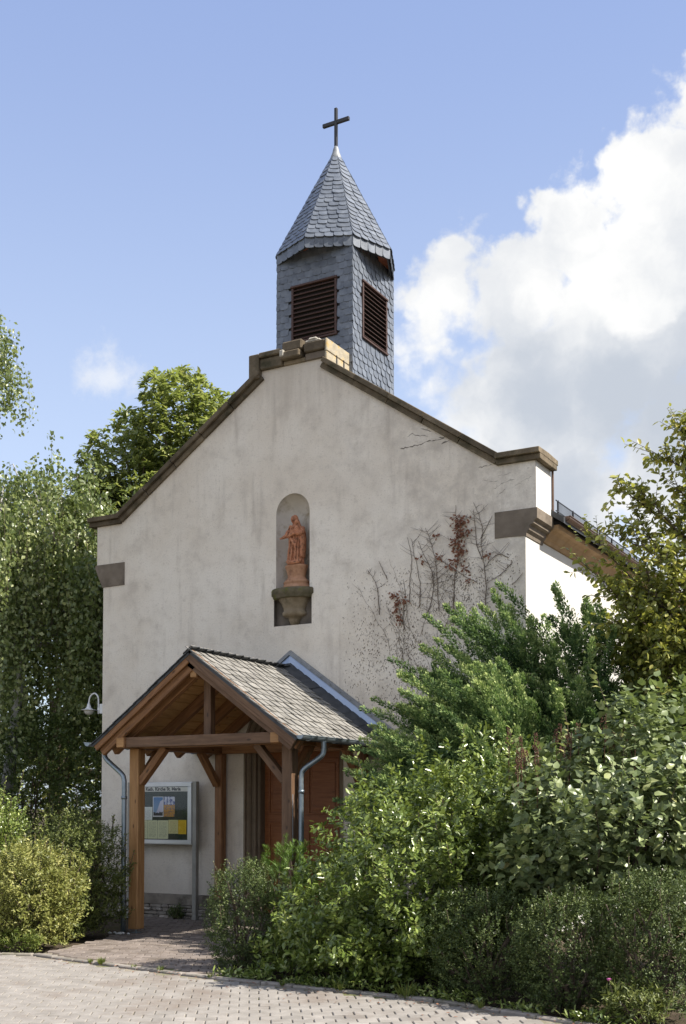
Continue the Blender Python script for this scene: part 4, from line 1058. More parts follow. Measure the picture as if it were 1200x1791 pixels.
def stems_mesh(base, tips, r0, r1, sag=.15, n=5, seed=0):
    rr = random.Random(seed); parts = []
    for tp in tips:
        b = Vector(base) + Vector((rr.uniform(-1, 1), rr.uniform(-1, 1), 0)) * r0 * 4; tp = Vector(tp)
        mid = b.lerp(tp, .5) + Vector((rr.uniform(-1, 1), rr.uniform(-1, 1), rr.uniform(0, 1))) * (tp - b).length * sag
        pts = bend([b, mid, tp], 4); parts.append(tube(pts, [r0 + (r1 - r0) * i / (len(pts) - 1) for i in range(len(pts))], n))
    return join(*parts)
def shrub(name, label, cat, c, rad, h, ntw, per, L, W, kind, m, TL=.16, p=2.0, upb=.8, lumps=.22, lscale=2.2, z0=0.0, seed=1, group=None, shoots=0, shoot_len=.4, pieces=0, spread=.9, inner=.5, gap=-.35, bark=None, zc=.5, part='foliage', shear=0.0):
    root = empty(name, (c[0], c[1], 0), label, cat, group)
    d = sphere_dirs(int(ntw * 1.5))
    pn = (np.abs(d) ** p).sum(1) ** (1 / p); q = d / pn[:, None]
    lm = lump(d, lscale, seed) + .5 * lump(d, lscale * 2.3, seed + 9)
    keep = lm > gap
    q, d, lm = q[keep][:ntw], d[keep][:ntw], lm[keep][:ntw]
    u = RNG.random(len(q)) ** 2.0
    rr = (1 + lumps * lm) * (1 - inner * u)
    R3 = np.array([rad[0], rad[1], (h - z0) * (1 - zc) ]); Rl = np.array([rad[0], rad[1], (h - z0) * zc])
    R_ = np.where(q[:, 2:3] > 0, R3[None], Rl[None])
    cz = z0 + (h - z0) * zc
    B = np.array([c[0], c[1], cz])[None] + q * R_ * rr[:, None]
    T = unit(unit(d * np.array([1, 1, .8])) * .7 + np.array([0, 0, .75])[None] + RNG.normal(size=d.shape) * .35)
    tl = TL * (.6 + .8 * RNG.random(len(B)))
    B[:, :2] += np.array([[.871, .491]]) * (shear * (B[:, 2] / h - .3))[:, None]
    ok = B[:, 2] > .03; B, T, tl = B[ok], T[ok], tl[ok]
    B = B - T * (tl * .7)[:, None]; B[:, 2] = np.maximum(B[:, 2], .02)
    if shoots:
        idx = RNG.choice(np.where((B[:, 2] > cz * .8))[0], shoots); SB, ST = B[idx], unit(T[idx] * .7 + np.array([0, 0, .8])[None]); sl_ = shoot_len * (.5 + RNG.random(shoots))
    P, D, N = twigs_to_leaves(B, T, tl, per, spread, upb)
    rnd = np.repeat(np.clip(.5 + .25 * RNG.normal(size=len(B)), 0, 1), per) * .6 + .4 * RNG.random(len(P))
    sc = .7 + .55 * RNG.random(len(P))
    if shoots:
        k2 = max(8, int(shoot_len / TL * per * .8)); P2, D2, N2 = twigs_to_leaves(SB, ST, sl_, k2, spread, upb, t0=.3)
        P = np.vstack([P, P2]); D = np.vstack([D, D2]); N = np.vstack([N, N2]); sc = np.concatenate([sc, .65 + .5 * RNG.random(len(P2))]); rnd = np.concatenate([rnd, .6 + .4 * RNG.random(len(P2))])
        build('shoot', join(*[tube([b, Vector(b) + Vector(t) * l_], .0035, 4, False) for b, t, l_ in zip(SB, ST, sl_)]), bark or M_BARK, root, fix=False)['kind'] = 'stuff'
    ok = P[:, 2] > .012; P, D, N, sc, rnd = P[ok], D[ok], N[ok], sc[ok], rnd[ok]
    LL, WW = L * sc, W * sc
    if pieces:
        keep = leaf_pieces(P, D, N, LL, WW, kind, m, root, pieces); P, D, N, LL, WW, rnd = P[keep], D[keep], N[keep], LL[keep], WW[keep], rnd[keep]
    f = leaf_object(part, P, D, N, LL, WW, kind, m, root, rnd); f['kind'] = 'stuff'
    tips = [B[i] for i in RNG.choice(len(B), min(26, len(B)), replace=False)]
    build('stems', stems_mesh((c[0], c[1], -.03), tips, .016, .005, seed=seed), bark or M_BARK, root, fix=False)['kind'] = 'stuff'
    return root
G = leaf_mat
L_EUO = G('spindle_leaf', [(0, (.034, .056, .012)), (.4, (.115, .165, .034)), (.75, (.25, .315, .075)), (1, (.46, .50, .18))], .20, .30, .65, (.32, .40, .05))
L_BOX = G('box_leaf', [(0, (.022, .036, .010)), (.5, (.062, .090, .026)), (1, (.20, .235, .08))], .16, .45, .3, (.16, .22, .05))
L_LILAC = G('lilac_leaf', [(0, (.065, .092, .038)), (.5, (.175, .22, .09)), (.9, (.34, .385, .17)), (1, (.38, .33, .13))], .22, .38, .55, (.26, .35, .06))
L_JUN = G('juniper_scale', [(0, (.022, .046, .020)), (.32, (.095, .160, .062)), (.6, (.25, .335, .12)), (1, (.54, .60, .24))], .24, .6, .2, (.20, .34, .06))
L_YEL = G('yellow_leaf', [(0, (.055, .070, .016)), (.5, (.19, .205, .05)), (1, (.46, .44, .16))], .22, .45, .35, (.42, .42, .08))
L_OLV = G('olive_leaf', [(0, (.035, .050, .014)), (.5, (.105, .132, .034)), (1, (.27, .29, .09))], .20, .45, .35, (.28, .32, .06))
L_BIR = G('birch_leaf', [(0, (.045, .070, .022)), (.5, (.16, .205, .07)), (1, (.44, .46, .21))], .36, .34, .55, (.32, .40, .08))
L_CHE = G('chestnut_leaf', [(0, (.055, .080, .022)), (.45, (.22, .265, .075)), (.9, (.46, .47, .18)), (1, (.42, .27, .11))], .48, .33, .55, (.32, .38, .06))
L_PEAR = G('pear_leaf', [(0, (.065, .09, .022)), (.5, (.22, .245, .058)), (.85, (.44, .44, .12)), (1, (.54, .46, .13))], .42, .33, .55, (.42, .42, .05))
L_PINE = G('pine_needle', [(0, (.045, .085, .018)), (.5, (.085, .150, .026)), (1, (.14, .22, .04))], .3, .5, .3, (.25, .38, .05))
L_HEDGE = G('hedge_leaf', [(0, (.03, .05, .016)), (.5, (.075, .11, .032)), (1, (.20, .24, .08))], .34, .42, .4, (.24, .32, .06))
L_GRASS = G('grass_blade', [(0, (.07, .10, .02)), (.5, (.12, .16, .035)), (1, (.24, .25, .07))], .35, .5, .3, (.35, .42, .08))

# large glossy spindle bush by the path
shrub('spindle_bush', 'large glossy-leaved green bush filling the bed beside the porch', 'bush', (6.80, -3.38), (1.0, 1.20), 1.98, 6000, 9, .060, .028, 'oval', L_EUO, .16, 2.7, .35, .46, 3.4, seed=3, shoots=90, shoot_len=.26, inner=.5, zc=.30, shear=1.05, gap=-.24)
# clipped box plants along the kerb
for lab, c, r, h, n, sd in (('dark small-leaved box shrub at the corner of bed and path', (5.27, -3.86), (.36, .42), 1.02, 2300, 4), ('rounded dark box shrub under the big glossy bush', (7.98, -4.26), (.48, .42), .90, 2600, 5),
                            ('dark box shrub below the lilac, beside a gap in the hedge', (8.80, -4.55), (.40, .38), .92, 2200, 6), ('broad dark box shrub below the lilac, above the flowering weed', (9.42, -4.46), (.42, .40), 1.08, 2500, 7)):
    shrub('box_shrub', lab, 'shrub', c, r, h, n, 11, .021, .012, 'diamond', L_BOX, .085, 2.8, .4, .26, 3.4, seed=sd, group='box shrubs along the kerb', shoots=26, shoot_len=.14, inner=.4)
# lilac with big leaves and dry flower heads
LIL = shrub('lilac_bush', 'lilac bush with large heart-shaped leaves and brown seed heads', 'bush', (8.72, -3.30), (1.16, .88), 2.40, 1650, 7, .086, .058, 'heart', L_LILAC, .26, 2.2, .4, .42, 2.2, z0=.60, seed=12, shoots=40, shoot_len=.35, pieces=300, spread=1.0, inner=.6, zc=.40, shear=.55, gap=-.26)
def seed_heads():
    rr = random.Random(4); m = simple('seed_head', (.085, .04, .025), (.15, .075, .05), 30, .9)
    for i in range(26):
        t = rr.uniform(-1, 1); x, y = 8.45 + t * .45 + rr.uniform(-.1, .1), -3.45 + t * .28 + rr.uniform(-.25, .2); z = rr.uniform(1.95, 2.25) + .1 * t
        parts = [tube([(x, y, z - .35), (x + rr.uniform(-.03, .03), y, z + .16)], .004, 4)]
        for q in range(44):
            a = rr.uniform(0, 6.28); s = rr.uniform(0, .16); w = (.16 - s) * .22 + .004
            c = (x + math.cos(a) * w, y + math.sin(a) * w, z + s)
            parts.append(xf(cbox(.009, .006, .013, .002), Matrix.Translation(c) @ Matrix.Rotation(a, 4, 'Z') @ Matrix.Rotation(.6, 4, 'Y')))
        build('seed_head', join(*parts), m, LIL, fix=False)
seed_heads()
# juniper
def juniper():
    root = empty('juniper', (7.15, -1.25, 0), 'wide feathery juniper with plumes sweeping up in front of the facade', 'conifer')
    A = []; rr = np.random.default_rng(5)
    lobes = [((7.35, -1.05), (1.15, .95), 4.0, 115, -.08), ((6.8, -1.2), (.85, .85), 3.85, 95, -.25), ((6.32, -1.20), (.66, .75), 3.05, 100, -.48), ((8.0, -.95), (.8, .8), 3.75, 80, -.05), ((7.15, -1.95), (1.05, .60), 3.0, 120, -.3)]
    Ps, Ds, Ns, rn, scs = [], [], [], [], []; spines = []
    for c, r, h, n, lean in lobes:
        for i in range(n):
            d = rr.normal(size=3); d /= np.linalg.norm(d); d[2] = abs(d[2]) * 1.0 - .45 * (rr.random() < .45)
            s = (1 - .3 * rr.random() ** 2)
            b = np.array([c[0] + d[0] * r[0] * s, c[1] + d[1] * r[1] * s, h * .52 + d[2] * h * .44 * s])
            b[1] = min(b[1], -.18)
            out = np.array([d[0] * .7 + lean - .22, d[1] * .55 - .12, 0]); ax = out + np.array([0, 0, .90]) + rr.normal(size=3) * .12; ax /= np.linalg.norm(ax)
            Lp = rr.uniform(.75, 1.25); b = b - ax * Lp * .55
            ns, nl = 46, 18
            ts = np.linspace(.04, 1, ns) ; cur = np.array([out[0] * .30, out[1] * .30, -.12]) * .6
            sb = b[None] + ax[None] * (ts * Lp)[:, None] + cur[None] * (ts ** 2 * Lp)[:, None]
            rd = rr.normal(size=(ns, 3)); rd -= (rd @ ax)[:, None] * ax[None]; rd = unit(rd)
            sd = unit(ax[None] * (.75 + .5 * ts[:, None]) + rd * (.75 - .35 * ts[:, None]) + rr.normal(size=(ns, 3)) * .12); sl2 = (.215 * (1 - ts) ** .8 + .045) * (.7 + .6 * rr.random(ns))
            tt = np.tile(np.linspace(.08, 1, nl), ns); SB, SD, SLn = np.repeat(sb, nl, 0), np.repeat(sd, nl, 0), np.repeat(sl2, nl)
            q = rr.normal(size=(ns * nl, 3)); q -= (q * SD).sum(1, keepdims=True) * SD; q = unit(q)
            P = SB + SD * (SLn * tt)[:, None] + q * (.016 * (1 - tt) ** .5 + .003)[:, None]
            D = unit(SD * .85 + q * .6); ctr = sb; t = ts
            Ps.append(P); Ds.append(D); Ns.append(unit(q + np.array([.3, 0, .6])[None] + rr.normal(size=q.shape) * .3))
            rn.append(np.clip(-.16 + .34 * np.repeat(ts, nl) + .55 * tt ** 1.5 + .10 * np.repeat(rd[:, 2], nl) + .22 * rr.random(ns * nl) + .12 * rr.normal(), 0, 1)); scs.append(.75 + .5 * rr.random(ns * nl))  # spray bases and undersides darker, tips lighter: plume shading put into the colour
            spines.append((b, ctr[np.argmax(t)]))
    P, D, N = np.vstack(Ps), np.vstack(Ds), np.vstack(Ns); sc = np.concatenate(scs)
    ok = (P[:, 2] > .05) & (P[:, 1] < -.03); 
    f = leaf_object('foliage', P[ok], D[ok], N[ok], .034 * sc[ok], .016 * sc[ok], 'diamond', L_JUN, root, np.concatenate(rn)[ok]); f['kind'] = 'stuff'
    build('branches', join(*[stems_mesh((7.1, -1.25, -.03), [s[0] for s in spines[::4]], .035, .008, .1, 5, 3)]), M_BARK, root, fix=False)['kind'] = 'stuff'
juniper()
# small pine by the right porch post
def pine():
    root = empty('dwarf_pine', (5.13, -2.85, 0), 'small bright green pine between the porch post and the glossy bush', 'conifer')
    rr = np.random.default_rng(9); P, D, N, rn = [], [], [], []; tips = []
    for i in range(130):
        d = rr.normal(size=3); d /= np.linalg.norm(d); c = np.array([5.13, -2.85, .74]) + d * np.array([.30, .30, .46]) * (.45 + .55 * rr.random()); c[2] = max(c[2], .15)
        ax = unit((d * np.array([.6, .6, .3]) + np.array([0, 0, .9]))[None])[0]; tips.append(c); k = 60; t = rr.random(k)
        rd = rr.normal(size=(k, 3)); rd -= (rd @ ax)[:, None] * ax[None]; rd = unit(rd)
        P.append(c[None] + ax[None] * (t * .13)[:, None]); D.append(unit(ax[None] * .8 + rd * .8)); N.append(rd + rr.normal(size=(k, 3)) * .3); rn.append(np.clip(.2 + .5 * t + .3 * rr.random(k), 0, 1))
    f = leaf_object('needles', np.vstack(P), np.vstack(D), np.vstack(N), .065, .0055, 'diamond', L_PINE, root, np.concatenate(rn)); f['kind'] = 'stuff'
    build('branches', stems_mesh((5.13, -2.85, -.03), tips[::5], .014, .005, .1, 5, 2), M_BARK, root, fix=False)['kind'] = 'stuff'
pine()
# shrubs on the left of the path
shrub('yellow_shrub', 'yellow-green small-leaved shrub at the road edge left of the path', 'shrub', (2.05, -3.62), (.60, .60), 1.16, 2300, 9, .044, .021, 'diamond', L_YEL, .14, 2.4, .5, .42, 3.0, seed=21, shoots=60, shoot_len=.22, inner=.45)
shrub('olive_shrub', 'dense olive-green shrub beside the porch downpipe', 'shrub', (1.72, -2.45), (.58, .60), 1.46, 3000, 9, .038, .018, 'diamond', L_OLV, .13, 2.4, .5, .36, 3.0, seed=22, shoots=60, shoot_len=.25, inner=.45)
shrub('leafy_shrub', 'taller loose green shrub behind the yellow-green one at the road edge', 'shrub', (.42, -2.95), (.74, .7), 1.85, 2600, 9, .05, .022, 'diamond', L_EUO, .16, 2.2, .7, .24, 2.2, seed=23, shoots=60, shoot_len=.35, inner=.5)
shrub('hedge_shrub', 'leafy dark hedge shrub below the birch, left of the church corner', 'shrub', (-2.2, 1.3), (1.6, 1.3), 3.15, 5200, 9, .055, .03, 'diamond', L_HEDGE, .2, 2.6, .7, .2, 1.6, seed=24, inner=.4, group='hedge behind the shrubs')
shrub('hedge_shrub', 'leafy dark hedge shrub farthest left behind the yellow shrubs', 'shrub', (-3.6, -.9), (1.5, 1.2), 2.7, 4200, 9, .055, .03, 'diamond', L_HEDGE, .2, 2.6, .7, .2, 1.6, seed=25, inner=.4, group='hedge behind the shrubs')
# birches with hanging strands
def birch(name, label, base, htrunk, crown, rad, nstr, lmin, lmax, lf, seed, lf_n=46, side=(0, 0)):
    root = empty(name, base, label, 'tree', 'birch trees'); rr = np.random.default_rng(seed)
    d = unit(rr.normal(size=(nstr, 3))); d[:, 2] = np.abs(d[:, 2]) * 1.15 - .35
    S = np.array(crown)[None] + d * np.array(rad)[None] * (1 - .5 * rr.random((nstr, 1)) ** 1.8)
    nb_ = max(12, nstr // 15); ci = rr.integers(0, nb_, nstr); S = S[ci] + rr.normal(size=(nstr, 3)) * np.array([[.13, .13, .30]]); d = d[ci]; bl_ = rr.random(nb_)[ci]
    lm = np.array([noise.noise(Vector((x[0] * .9 + seed, x[1] * .9, x[2] * .25))) for x in S])
    S = S[lm > -.30]; d = d[lm > -.30]; bl_ = bl_[lm > -.30]; n = len(S); ln = lmin + (lmax - lmin) * np.clip(bl_ + .25 * rr.normal(size=n), 0, 1)
    out = np.array([d[:, 0], d[:, 1], 0 * d[:, 0]]).T; out = unit(out)
    t = np.tile(np.linspace(0, 1, lf_n), n); S2 = np.repeat(S, lf_n, 0); o2 = np.repeat(out, lf_n, 0); l2 = np.repeat(ln, lf_n)
    hx = .30 * (1 - np.exp(-t * 3)); path_ = S2 + o2 * (hx * l2 * .55)[:, None]; path_[:, 2] += (.12 * np.sin(np.minimum(t * 5, 3.14)) - t ** 1.25) * l2
    path_ += np.repeat(rr.normal(size=(n, 3)) * .06, lf_n, 0) * t[:, None]
    P = path_ + rr.normal(size=path_.shape) * .05
    D = unit(rr.normal(size=P.shape) * .6 + np.array([0, 0, -.8])[None]); N = unit(rr.normal(size=P.shape) * .7 + o2 * .5 + np.array([0, 0, .3])[None])
    sc = .7 + .6 * rr.random(len(P)); ok = P[:, 2] > .1
    f = leaf_object('crown', P[ok], D[ok], N[ok], lf * sc[ok], lf * .72 * sc[ok], 'diamond', L_BIR, root, (np.repeat(.5 + .22 * rr.normal(size=n), lf_n) * .6 + .4 * rr.random(len(P)))[ok]); f['kind'] = 'stuff'
    pr = path_.reshape(n, lf_n, 3)
    build('hanging_twigs', join(*[tube([pr[i, j] for j in range(0, lf_n, 9)], [.004, .003, .003, .002, .002, .0015][:len(range(0, lf_n, 9))], 3, False) for i in range(0, n, 4)]), M_BARK, root, fix=False)['kind'] = 'stuff'
    top = Vector((crown[0], crown[1], crown[2] + rad[2] * .6))
    build('trunk', tube(bend([Vector(base) - Vector((0, 0, .1)), Vector(base).lerp(top, .4) + Vector((.1, .05, 0)), top], 6), [.16 - .135 * i / 12 for i in range(13)], 10), M_BARK_B, root, True, fix=False)
    build('limbs', stems_mesh((base[0] * .5 + crown[0] * .5, base[1] * .5 + crown[1] * .5, crown[2] - rad[2] * .55), [Vector(S[i]) for i in range(0, n, max(1, n // 40))], .05, .010, .15, 5, seed), M_BARK_B, root, fix=False)['kind'] = 'stuff'
birch('birch_tree', 'weeping birch with dense leafy curtains left of the church', (-3.3, .9, 0), 7, (-3.0, 1.6, 5.6), (2.2, 2.0, 2.25), 2200, 1.3, 3.6, .075, 31, 50)
birch('birch_tree', 'tall birch whose outer drooping sprays hang against the blue sky', (-2.6, -3.4, 0), 10, (-1.2, -2.4, 8.0), (1.15, 1.0, .33), 620, .3, .85, .052, 32, 42)
# chestnut
def chestnut(name, label, base, lobes, seed, group='chestnut trees'):
    root = empty(name, base, label, 'tree', group); rr = np.random.default_rng(seed); P, D, N, rn, C = [], [], [], [], []
    for c, r, n in lobes:
        d = unit(rr.normal(size=(n, 3))); s = 1 - .45 * rr.random((n, 1)) ** 2
        lm = lump(d, 2.4, seed + c[0]) + .5 * lump(d, 5, seed)
        q = np.array(c)[None] + d * np.array(r)[None] * s * (1 + .22 * lm[:, None]); q = q[lm > -.30]; d = d[lm > -.30]
        C.append(q); k = 7
        for j in range(k):
            a = (j - 3) / 3 * 1.75
            out = unit(d * np.array([1, 1, .25]) + rr.normal(size=d.shape) * .45 + np.array([0, 0, .15])[None]); up = unit(np.cross(np.cross(out, np.array([0, 0, 1.0])[None]), out)); sd = np.cross(out, up)
            dd = unit(out * math.cos(a) + sd * math.sin(a) - np.array([0, 0, .38])[None] + rr.normal(size=d.shape) * .2)
            P.append(q + rr.normal(size=q.shape) * .015); D.append(dd); N.append(unit(up + .3 * out + np.array([.4, 0, .2])[None] + rr.normal(size=d.shape) * .3)); rn.append(np.clip(.48 + .22 * rr.normal(size=len(q)) , 0, .93 + .07 * (rr.random() < .12)))
    P, D, N = np.vstack(P), np.vstack(D), np.vstack(N); sc = .65 + .5 * rr.random(len(P))
    f = leaf_object('crown', P, D, N, .165 * sc, .066 * sc, 'oval', L_CHE, root, np.concatenate(rn)); f['kind'] = 'stuff'
    C = np.vstack(C)
    top = Vector(lobes[0][0])
    build('trunk', tube(bend([Vector(base) - Vector((0, 0, .1)), Vector(base).lerp(top, .5) + Vector((.15, -.1, 0)), top], 6), [.26 - .2 * i / 12 for i in range(13)], 10), M_BARK, root, True, fix=False)
    build('limbs', stems_mesh(Vector(base).lerp(top, .55), [Vector(x) for x in C[::max(1, len(C) // 60)]], .07, .012, .12, 5, seed), M_BARK, root, fix=False)['kind'] = 'stuff'
chestnut('chestnut_tree', 'chestnut tree with palmate leaves rising behind the left gable slope', (-4.2, 6.6, 0), [((-4.2, 6.6, 7.6), (1.9, 1.7, 1.9), 2200), ((-3.6, 6.6, 9.75), (1.05, 1.2, 1.45), 1500), ((-2.6, 6.9, 9.2), (1.1, 1.2, 1.35), 1200), ((-5.2, 6.5, 9.0), (.85, .9, 1.5), 1000), ((-5.7, 6.4, 7.9), (.75, .9, 1.3), 800), ((-3.6, 5.4, 4.8), (1.9, 1.3, 2.4), 1500)], 41)
# background trees that close the gaps behind
chestnut('broadleaf_tree', 'broadleaf tree far behind the birch on the left', (-9.5, 9, 0), [((-9.5, 9, 4.2), (3.4, 2.5, 3.9), 3600)], 42, 'trees in the background')
chestnut('broadleaf_tree', 'broadleaf tree in the background beyond the yellow shrubs', (-9.0, 3.2, 0), [((-8, 3.2, 3.4), (2.6, 2.4, 3.2), 3000)], 43, 'trees in the background')
# pear tree at the right
def pear():
    base = Vector((9.35, -.95, 0)); root = empty('pear_tree', base, 'fruit tree with airy yellow-green sprays in front of the sunlit side wall', 'tree'); rr = np.random.default_rng(51); rp = random.Random(51)
    parts = []; twB, twT, twL = [], [], []
    top = Vector((9.2, -1.0, 4.9))
    tr = bend([base - Vector((0, 0, .1)), base + Vector((-.05, 0, 1.4)), base + Vector((.02, -.05, 2.8)), top], 6)
    build('trunk', tube(tr, [.10 - .085 * i / (len(tr) - 1) for i in range(len(tr))], 9), M_BARK, root, True, fix=False)
    targets = []
    for i in range(64):
        d = unit(rr.normal(size=(1, 3)))[0]; s = .55 + .45 * rr.random()
        targets.append(Vector((9.12 + d[0] * 1.02 * s, -1.05 + d[1] * .95 * s, 3.55 + d[2] * 1.3 * s)))
    for x in ((8.72, -1.15, 5.35), (8.95, -1.1, 5.55), (9.15, -1.2, 5.5), (8.45, -1.15, 4.75), (8.22, -1.2, 4.55), (8.05, -1.15, 4.45), (7.95, -1.2, 4.2), (8.15, -1.25, 3.95), (8.6, -1.3, 4.9), (8.3, -1.2, 5.05), (9.3, -1.2, 5.3), (9.5, -1.2, 5.6), (8.9, -1.15, 5.0), (9.1, -1.2, 4.7), (8.6, -1.3, 3.6), (8.35, -1.4, 3.3)): targets.append(Vector(x))
    for tg in targets:
        st = tr[min(len(tr) - 1, max(4, int(len(tr) * min(.95, (tg.z - 1.3) / 4.4))))]
        mid = st.lerp(tg, .5) + Vector((rp.uniform(-.1, .1), rp.uniform(-.1, .1), rp.uniform(-.05, .2)))
        br = bend([st, mid, tg], 5); parts.append(tube(br, [.022 - .018 * i / (len(br) - 1) for i in range(len(br))], 5, False))
        for q in range(3, len(br)):
            for e in range(4):
                v = (br[q] - br[q - 1]).normalized(); rnd = Vector(rr.normal(size=3)) * .75; dd = (v * .6 + rnd + Vector((0, 0, .35))).normalized(); l_ = rp.uniform(.12, .36) * (1.15 if q == len(br) - 1 else 1)
                twB.append(br[q]); twT.append(dd); twL.append(l_); parts.append(tube([br[q], br[q] + dd * l_], [.005, .002], 3, False))
    build('branches', join(*parts), M_BARK, root, fix=False)['kind'] = 'stuff'
    B, T, TL = np.array(twB), np.array(twT), np.array(twL)
    dup = [(B, T, TL)]
    P, D, N = twigs_to_leaves(B, T, TL, 9, 1.0, .6, .5)
    # denser foliage low in the crown
    low = rr.random(len(B)) < np.clip((4.7 - B[:, 2]) / 1.5, 0, 1); B2 = B[low] + rr.normal(size=(low.sum(), 3)) * .12; P2, D2, N2 = twigs_to_leaves(B2, unit(T[low] + rr.normal(size=T[low].shape) * .6), TL[low], 9, 1.0, .6, .5)
    P = np.vstack([P, P2]); D = np.vstack([D, D2 ]); N = np.vstack([N, N2]); D[:, 2] -= .25
    sc = .7 + .5 * rr.random(len(P)); rnd = np.clip(.5 + .24 * rr.normal(size=len(P)) + .10 * (P[:, 2] - 4), 0, 1)
    LL, WW = .076 * sc, .044 * sc
    keep = leaf_pieces(P, D, N, LL, WW, 'oval', L_PEAR, root, 300)
    f = leaf_object('crown', P[keep], D[keep], N[keep], LL[keep], WW[keep], 'oval', L_PEAR, root, rnd[keep]); f['kind'] = 'stuff'
pear()
shrub('dark_shrub', 'leafy dark shrub filling the gap under the fruit tree', 'shrub', (9.25, -1.7), (.95, .75), 3.0, 2600, 8, .066, .036, 'oval', L_HEDGE, .22, 2.2, .6, .2, 2.0, seed=55, inner=.5)

# dead creeper on the facade
def creeper():
    rr = random.Random(77)
    root = empty('dead_creeper', (5.6, -.01, 3.6), 'withered creeper stems with brown leaves clinging to the facade above the juniper', 'creeper')
    stems = [[(5.16, 5.11), (5.22, 4.82), (5.19, 4.52), (5.19, 4.25)], [(5.21, 5.09), (5.25, 4.9), (5.32, 4.59), (5.34, 4.38), (5.33, 4.19)], [(5.31, 5.05), (5.39, 4.86), (5.5, 4.64), (5.53, 4.43), (5.49, 4.22), (5.44, 4.08)],
             [(5.41, 5.21), (5.49, 5.02), (5.55, 4.78), (5.58, 4.53), (5.59, 4.36), (5.6, 4.1)], [(5.84, 5.45), (5.85, 5.25), (5.87, 5.0), (5.86, 4.71), (5.83, 4.54), (5.8, 4.1)], [(6.09, 5.45), (6.18, 5.23), (6.21, 5.04), (6.19, 4.9), (6.22, 4.69), (6.25, 4.42), (6.24, 4.1)],
             [(6.08, 5.36), (6.11, 5.13), (6.13, 4.9), (6.2, 4.71)], [(6.34, 5.25), (6.25, 5.1), (6.18, 4.98)], [(5.1, 4.55), (5.12, 4.34), (5.09, 4.11), (5.1, 3.91)], [(4.99, 4.41), (5.03, 4.2), (5.08, 3.98)], [(5.76, 4.22), (5.73, 3.99), (5.69, 3.91), (5.68, 3.81)],
             [(5.83, 4.63), (5.82, 4.4), (5.8, 4.17)], [(4.74, 4.84), (4.8, 4.71), (4.86, 4.59)], [(4.56, 4.75), (4.66, 4.61), (4.72, 4.44), (4.74, 4.13)], [(6.74, 4.49), (6.68, 4.42), (6.6, 4.36)], [(5.83, 4.63), (5.98, 4.51), (6.13, 4.43)], [(5.56, 4.8), (5.72, 4.70), (5.85, 4.6)], [(6.22, 4.6), (6.4, 4.75), (6.55, 4.7)], [(6.24, 4.4), (6.45, 4.5), (6.6, 4.62)]]
    big = {2: 1.0, 3: 1.0, 5: 1.0, 1: .6, 6: .8, 11: .6, 16: .4, 10: .5, 4: .5, 13: .3, 17: .6, 18: .6}
    side_parts = []
    for si, pl in enumerate(stems):
        pts = bend([(x, -.010 - rr.uniform(0, .006), z) for x, z in pl], 6)
        pts = [p + Vector((rr.uniform(-.006, .006), 0, rr.uniform(-.004, .004))) for p in pts]
        n = len(pts); build('stem', tube(pts, [.0025 + .0035 * i / n for i in range(n)], 5, False), M_TWIG, root, fix=False)
        if si in big:
            for q in range(2, n - 1):
                for s in (-1, 1):
                    if rr.random() < .5 * big[si]:
                        l_ = rr.uniform(.05, .24); a = rr.uniform(.6, 1.5); p = pts[q]
                        e1 = p + Vector((s * math.sin(a) * l_ * .6, -rr.uniform(0, .02), math.cos(a) * l_ * .5)); e2 = p + Vector((s * math.sin(a) * l_ * 1.1, -rr.uniform(0, .03), math.cos(a) * l_ * 1.05))
                        side_parts.append(tube([p, e1, e2], [.0028, .0022, .0013], 4, False))
                        if rr.random() < .5: side_parts.append(tube([e1, e1 + Vector((s * rr.uniform(-.02, .08), -.005, rr.uniform(.0, .08)))], [.0022, .0012], 3, False))
    for i in range(14):
        x0 = max(4.9, rr.gauss(5.5, .4)); z0 = rr.uniform(3.05, 3.9); n = rr.randint(7, 16); lean = max(-.55, min(.3, rr.gauss(-.25, .3))); p = Vector((x0, -.006, z0)); pts = [p]
        for q in range(n):
            p = p + Vector((lean * .075 + rr.gauss(0, .012), 0, .075 + rr.gauss(0, .008))); pts.append(Vector((p.x, -.005 - rr.random() * .006, p.z)))
            if p.z > 5.0 or p.x > 6.7: break
        side_parts.append(tube(pts, [.0024 - .0015 * j / len(pts) for j in range(len(pts))], 4, False))
        for q in pts[2:-1]:
            if rr.random() < .35:
                s = rr.choice((-1, 1)); l_ = rr.uniform(.04, .16); side_parts.append(tube([q, q + Vector((s * l_ * .8, -.008, l_ * rr.uniform(.2, .9)))], [.002, .001], 3, False))
    tag(build('side_shoots', join(*side_parts), M_TWIG, root, fix=False), kind='stuff')
    dry = [(5.85, 5.25), (5.94, 5.22), (5.89, 5.12), (5.96, 5.07), (5.89, 4.99), (5.85, 4.92), (5.91, 4.83), (5.87, 4.73), (4.98, 4.37), (5.02, 4.26), (5.0, 4.16), (5.04, 4.03), (5.13, 4.27), (5.57, 5.07), (5.37, 4.79), (5.62, 4.8), (5.75, 4.68), (6.03, 4.46), (5.99, 4.62), (6.29, 4.74)]
    P, D, N = [], [], []
    for i, (x, z) in enumerate(dry):
        k = 30 if i < 8 else (17 if i < 13 else 9)
        sp = .045 if i < 8 else (.03 if i < 13 else .025)
        for j in range(k):
            P.append((x + rr.gauss(0, sp), -.012 - abs(rr.gauss(0, .02)), z + rr.gauss(0, sp * 1.1))); D.append((rr.gauss(0, .6), rr.gauss(-.3, .4), rr.gauss(-.5, .5))); N.append((rr.gauss(0, .6), -1, rr.gauss(.2, .6)))
